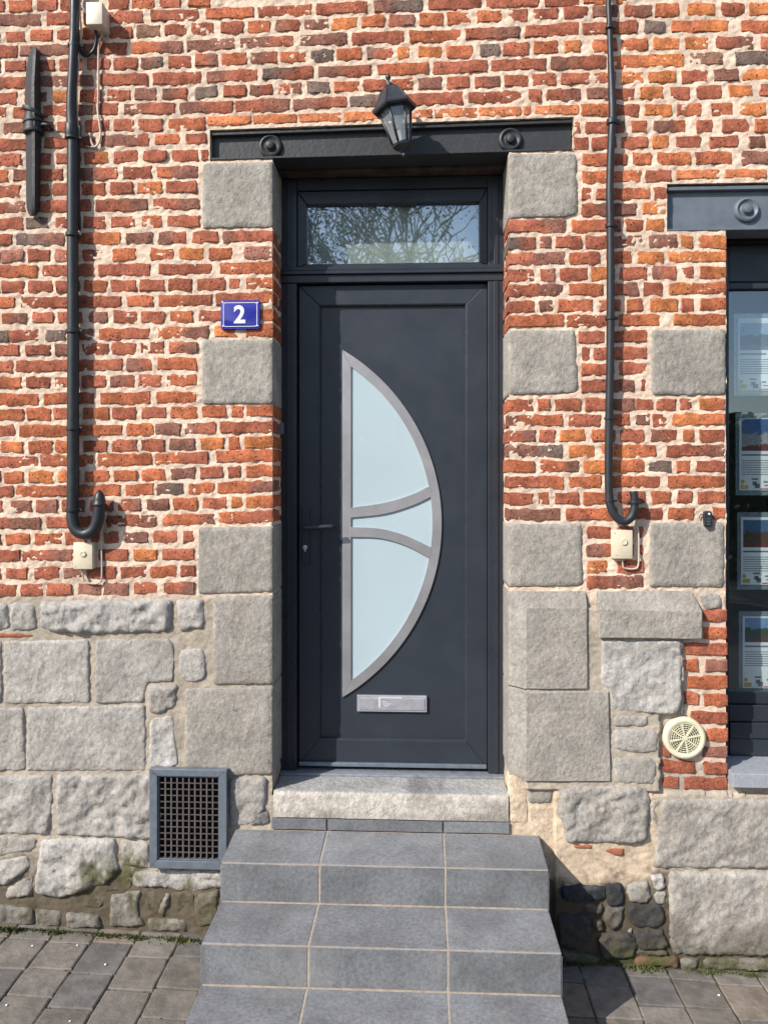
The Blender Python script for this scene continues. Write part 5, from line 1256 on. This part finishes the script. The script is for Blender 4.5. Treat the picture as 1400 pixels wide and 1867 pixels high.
for k, (us, va, vb, pa, pb) in enumerate(((1344, 580, 712, 589, 638), (1347, 762, 894, 764, 822), (1350, 943, 1066, 948, 998), (1353, 1124, 1255, 1127, 1171))):
    r = thing('property_sheet', posl[k], 'poster', P(us + 45, vb, HY), 'property sheets hanging in the shop window')
    x0, x1, z0, z1 = rect(us - 6, va - 9, us + 98, vb + 9, HY)
    MB().box(x0, x1, HY + .004, HY + .006, z0, z1).build('clear_pocket', M['acrylic'], r)
    x0, x1, z0, z1 = rect(us, va, us + 91, vb, HY); MB().box(x0, x1, HY, HY + .001, z0, z1).build('sheet', M['paper'], r)
    a = rect(us + 4, pa, us + 87, pb, HY); MB().box(a[0], a[1], HY - .0008, HY - .0002, a[2], a[3]).build('picture', m_photo('listing_picture', *photos[k], k * 3.7 + 1), r)
    t = MB(); yv = pb + 6
    random.seed(50 + k)
    t2 = rect(us + 4, yv, us + 52, yv + 3, HY); t.box(t2[0], t2[1], HY - .0006, HY - .0001, t2[2], t2[3])
    for j in range(7):
        yv = pb + 17 + j * 4.2; b_ = us + random.choice([84, 80, 60, 84]); q = rect(us + 4, yv, b_, yv + 1.3, HY); t.box(q[0], q[1], HY - .0006, HY - .0001, q[2], q[3])
    t.build('text_lines', M['ink'], r)
    ic = MB(); yb_ = vb - 22
    q = rect(us + 22, yb_, us + 34, yb_ + 3, HY); ic.box(q[0], q[1], HY - .0006, HY - .0001, q[2], q[3])
    for (a1, b1, c1, d1) in ((24, 6, 32, 13), (28, 10, 37, 18), (44, 5, 52, 8), (46, 12, 58, 14), (62, 6, 74, 13)): q = rect(us + a1, yb_ + b1, us + c1, yb_ + d1, HY); ic.box(q[0], q[1], HY - .0007, HY - .0002, q[2], q[3])
    ic.build('icons', M['ink'], r)
    q1 = rect(us + 3, yb_ + 3, us + 9, yb_ + 9, HY); q2 = rect(us + 3, yb_ + 11, us + 16, yb_ + 19, HY)
    MB().box(q1[0], q1[1], HY - .0007, HY - .0002, q1[2], q1[3]).box(q2[0], q2[1], HY - .0007, HY - .0002, q2[2], q2[3]).build('rating_marks', M['yellowink'], r)
    q1 = rect(us + 38, vb - 3.5, us + 84, vb - 1.5, HY); MB().box(q1[0], q1[1], HY - .0007, HY - .0002, q1[2], q1[3]).build('red_footer', M['redink'], r)
    wy = MB()
    for xx in (x0 + .02, x1 - .02): wy.tube([(xx, HY + .005, z1), (xx, HY + .005, gt + .01)], .0006, 4)

# ---------------------------------------------------------------- moss and weeds along the wall foot
random.seed(5)
mv = []; mf = []
def blade(x, y, z, s, ang, lean):
    n = len(mv); dx, dy = math.cos(ang) * s * .35, math.sin(ang) * s * .35; lx, ly = random.uniform(-1, 1) * lean * s, random.uniform(-1, 1) * lean * s
    mv.extend([(x - dx, y - dy, z), (x + dx, y + dy, z), (x + lx, y + ly, z + s)]); mf.append((n, n + 1, n + 2))
for _ in range(9000):
    x = random.choice([random.uniform(-1.95, -.76), random.uniform(.5, 1.75)])
    dn = float(fbm(np.array(x * 6), np.array(.3), 3))
    if random.random() > dn * 1.6 - .3: continue
    y = -.030 - abs(random.gauss(0, .012)); blade(x, y, gz(x) - .012 + max(0, (.02 - abs(y + .03))) * .6, random.uniform(.004, .013), random.uniform(0, 6.3), .8)
for cxm, h in ((-1.33, .016), (-1.02, .02), (-.86, .022), (-1.75, .022), (-1.55, .016), (-1.2, .015), (.60, .024), (.93, .022), (1.15, .014), (1.35, .012)):
    for _ in range(300): x = random.gauss(cxm, .035); y = -.035 - abs(random.gauss(0, .012)); blade(x, y, gz(x) - .004, random.uniform(.3, 1) * h, random.uniform(0, 6.3), .7)
for (x, y) in moss_pts:
    if -1 < x < .7 and y > -.9 and -.8 < x < .5: continue
    for _ in range(7): xx = x + random.gauss(0, .0022) ; yy = y + random.gauss(0, .014); blade(xx, yy, gz(xx, yy) - .009, random.uniform(.005, .011), random.uniform(0, 6.3), .5)
mo_ = MB(); mo_.v = mv; mo_.f = mf
tag(mo_.build('moss', M['moss'], None), 'green moss and small weeds along the wall foot and in the paving joints', 'moss', kind='stuff')
# moss cushions on the ledge left of the steps
PL = ['leftmost white chip of the close pair near the wall, left pavement', 'tiny white chip near the wall foot below the grating, left pavement', 'white chip on the left pavers nearest the stairs', '',
 'tiny white chip at the far left edge of the pavement', 'lowest white chip on the left pavers', 'white chip against the wall foot right of the stairs', 'white chip out on the right-hand pavers']
random.seed(9)
for i, uv_ in enumerate(((60, 1725), (142, 1724), (193, 1759), None, (13, 1832), (128, 1861), (1158, 1757), (1310, 1815))):
    if uv_ is None: continue
    u, v = uv_; a = (v - 880) / F
    # meet the pavement plane along the view ray
    du = (u - 700) / F; dx = -sa + du * ca; dy = ca + du * sa
    t = (ZC - .055) / (a - .033 * dx + .0) if True else 0
    t = (ZC - .055 + 0.0) / (a - .033 * dx * 1.0 + 0)
    x, y = t * dx, -D + t * dy
    s = random.uniform(.004, .006)
    bm = bmesh.new(); bmesh.ops.create_icosphere(bm, subdivisions=1, radius=s)
    for w_ in bm.verts: w_.co = Vector((x + w_.co.x * random.uniform(.8, 1.4), y + w_.co.y, gz(x, y) + s * .5 + w_.co.z * .6))
    q = MB().bm(bm); tag(q.build('pebble', M['white'], None), PL[i], 'pebble', 'white stone chips on the pavement')

# ---------------------------------------------------------------- across the street (seen only as reflections)
def tree(x, y, h, seed, leafn, label):
    random.seed(seed); r = thing('tree', label, 'tree', (x, y, -.9)); tb = MB(); lv = []; lf = []
    def br(p, d, L, rad, lev):
        q = p + d * L; mid = p.lerp(q, .5) + Vector((random.uniform(-1, 1), random.uniform(-1, 1), 0)) * L * .06
        tb.tube([p, mid, q], [rad, rad * .85, rad * .65], 6 if lev < 3 else 4, False)
        if lev >= 3:
            for _ in range(leafn):
                c = p.lerp(q, random.random()) + Vector((random.gauss(0, .12), random.gauss(0, .12), random.gauss(0, .12))); s = random.uniform(.03, .052); n = len(lv)
                a_ = Vector((random.uniform(-1, 1), random.uniform(-1, 1), random.uniform(-1, 1))).normalized(); b_ = a_.orthogonal().normalized()
                lv.extend([c - a_ * s, c + b_ * s * .6, c + a_ * s, c - b_ * s * .6]); lf.append((n, n + 1, n + 2, n + 3))
        if lev < 6:
            for _ in range(3 if lev < 5 else 2):
                dd = (d + Vector((random.gauss(0, .55), random.gauss(0, .55), random.gauss(.1, .35)))).normalized(); br(q, dd, L * random.uniform(.62, .85), rad * .6, lev + 1)
    br(Vector((x, y, -.9)), Vector((0, 0, 1)), h * .3, h * .022, 0)
    tb.build('trunk', M['bark'], r, smooth='all'); l = MB(); l.v = [tuple(v) for v in lv]; l.f = lf; l.build('crown', M['leaf'], r)
tree(-3.4, -17, 11, 3, 9, 'leafy tree across the street, left half of the transom reflection')
tree(-.6, -16, 10, 8, 1, 'bare branching tree across the street, middle of the transom reflection')
tree(3.4, -18, 7.6, 12, 9, 'low leafy tree across the street, right end of the transom reflection')
random.seed(2); hv = []; hf = []
for _ in range(26000):
    x = random.uniform(-24, 24); top = 3.2 + 1.4 * float(fbm(np.array(x * .4), np.array(.1), 4)); z = random.uniform(-.9, top); y = -21 + random.gauss(0, .5)
    s = random.uniform(.12, .25); n = len(hv); a_ = Vector((random.uniform(-1, 1), random.uniform(-1, 1), random.uniform(-1, 1))).normalized(); b_ = a_.orthogonal().normalized(); c = Vector((x, y, z))
    hv.extend([tuple(c - a_ * s), tuple(c + b_ * s), tuple(c + a_ * s), tuple(c - b_ * s)]); hf.append((n, n + 1, n + 2, n + 3))
hm = MB(); hm.v = hv; hm.f = hf; tag(hm.build('hedge', M['leaf'], None), 'dark hedge across the street reflected low in the shop window', 'hedge', kind='stuff')
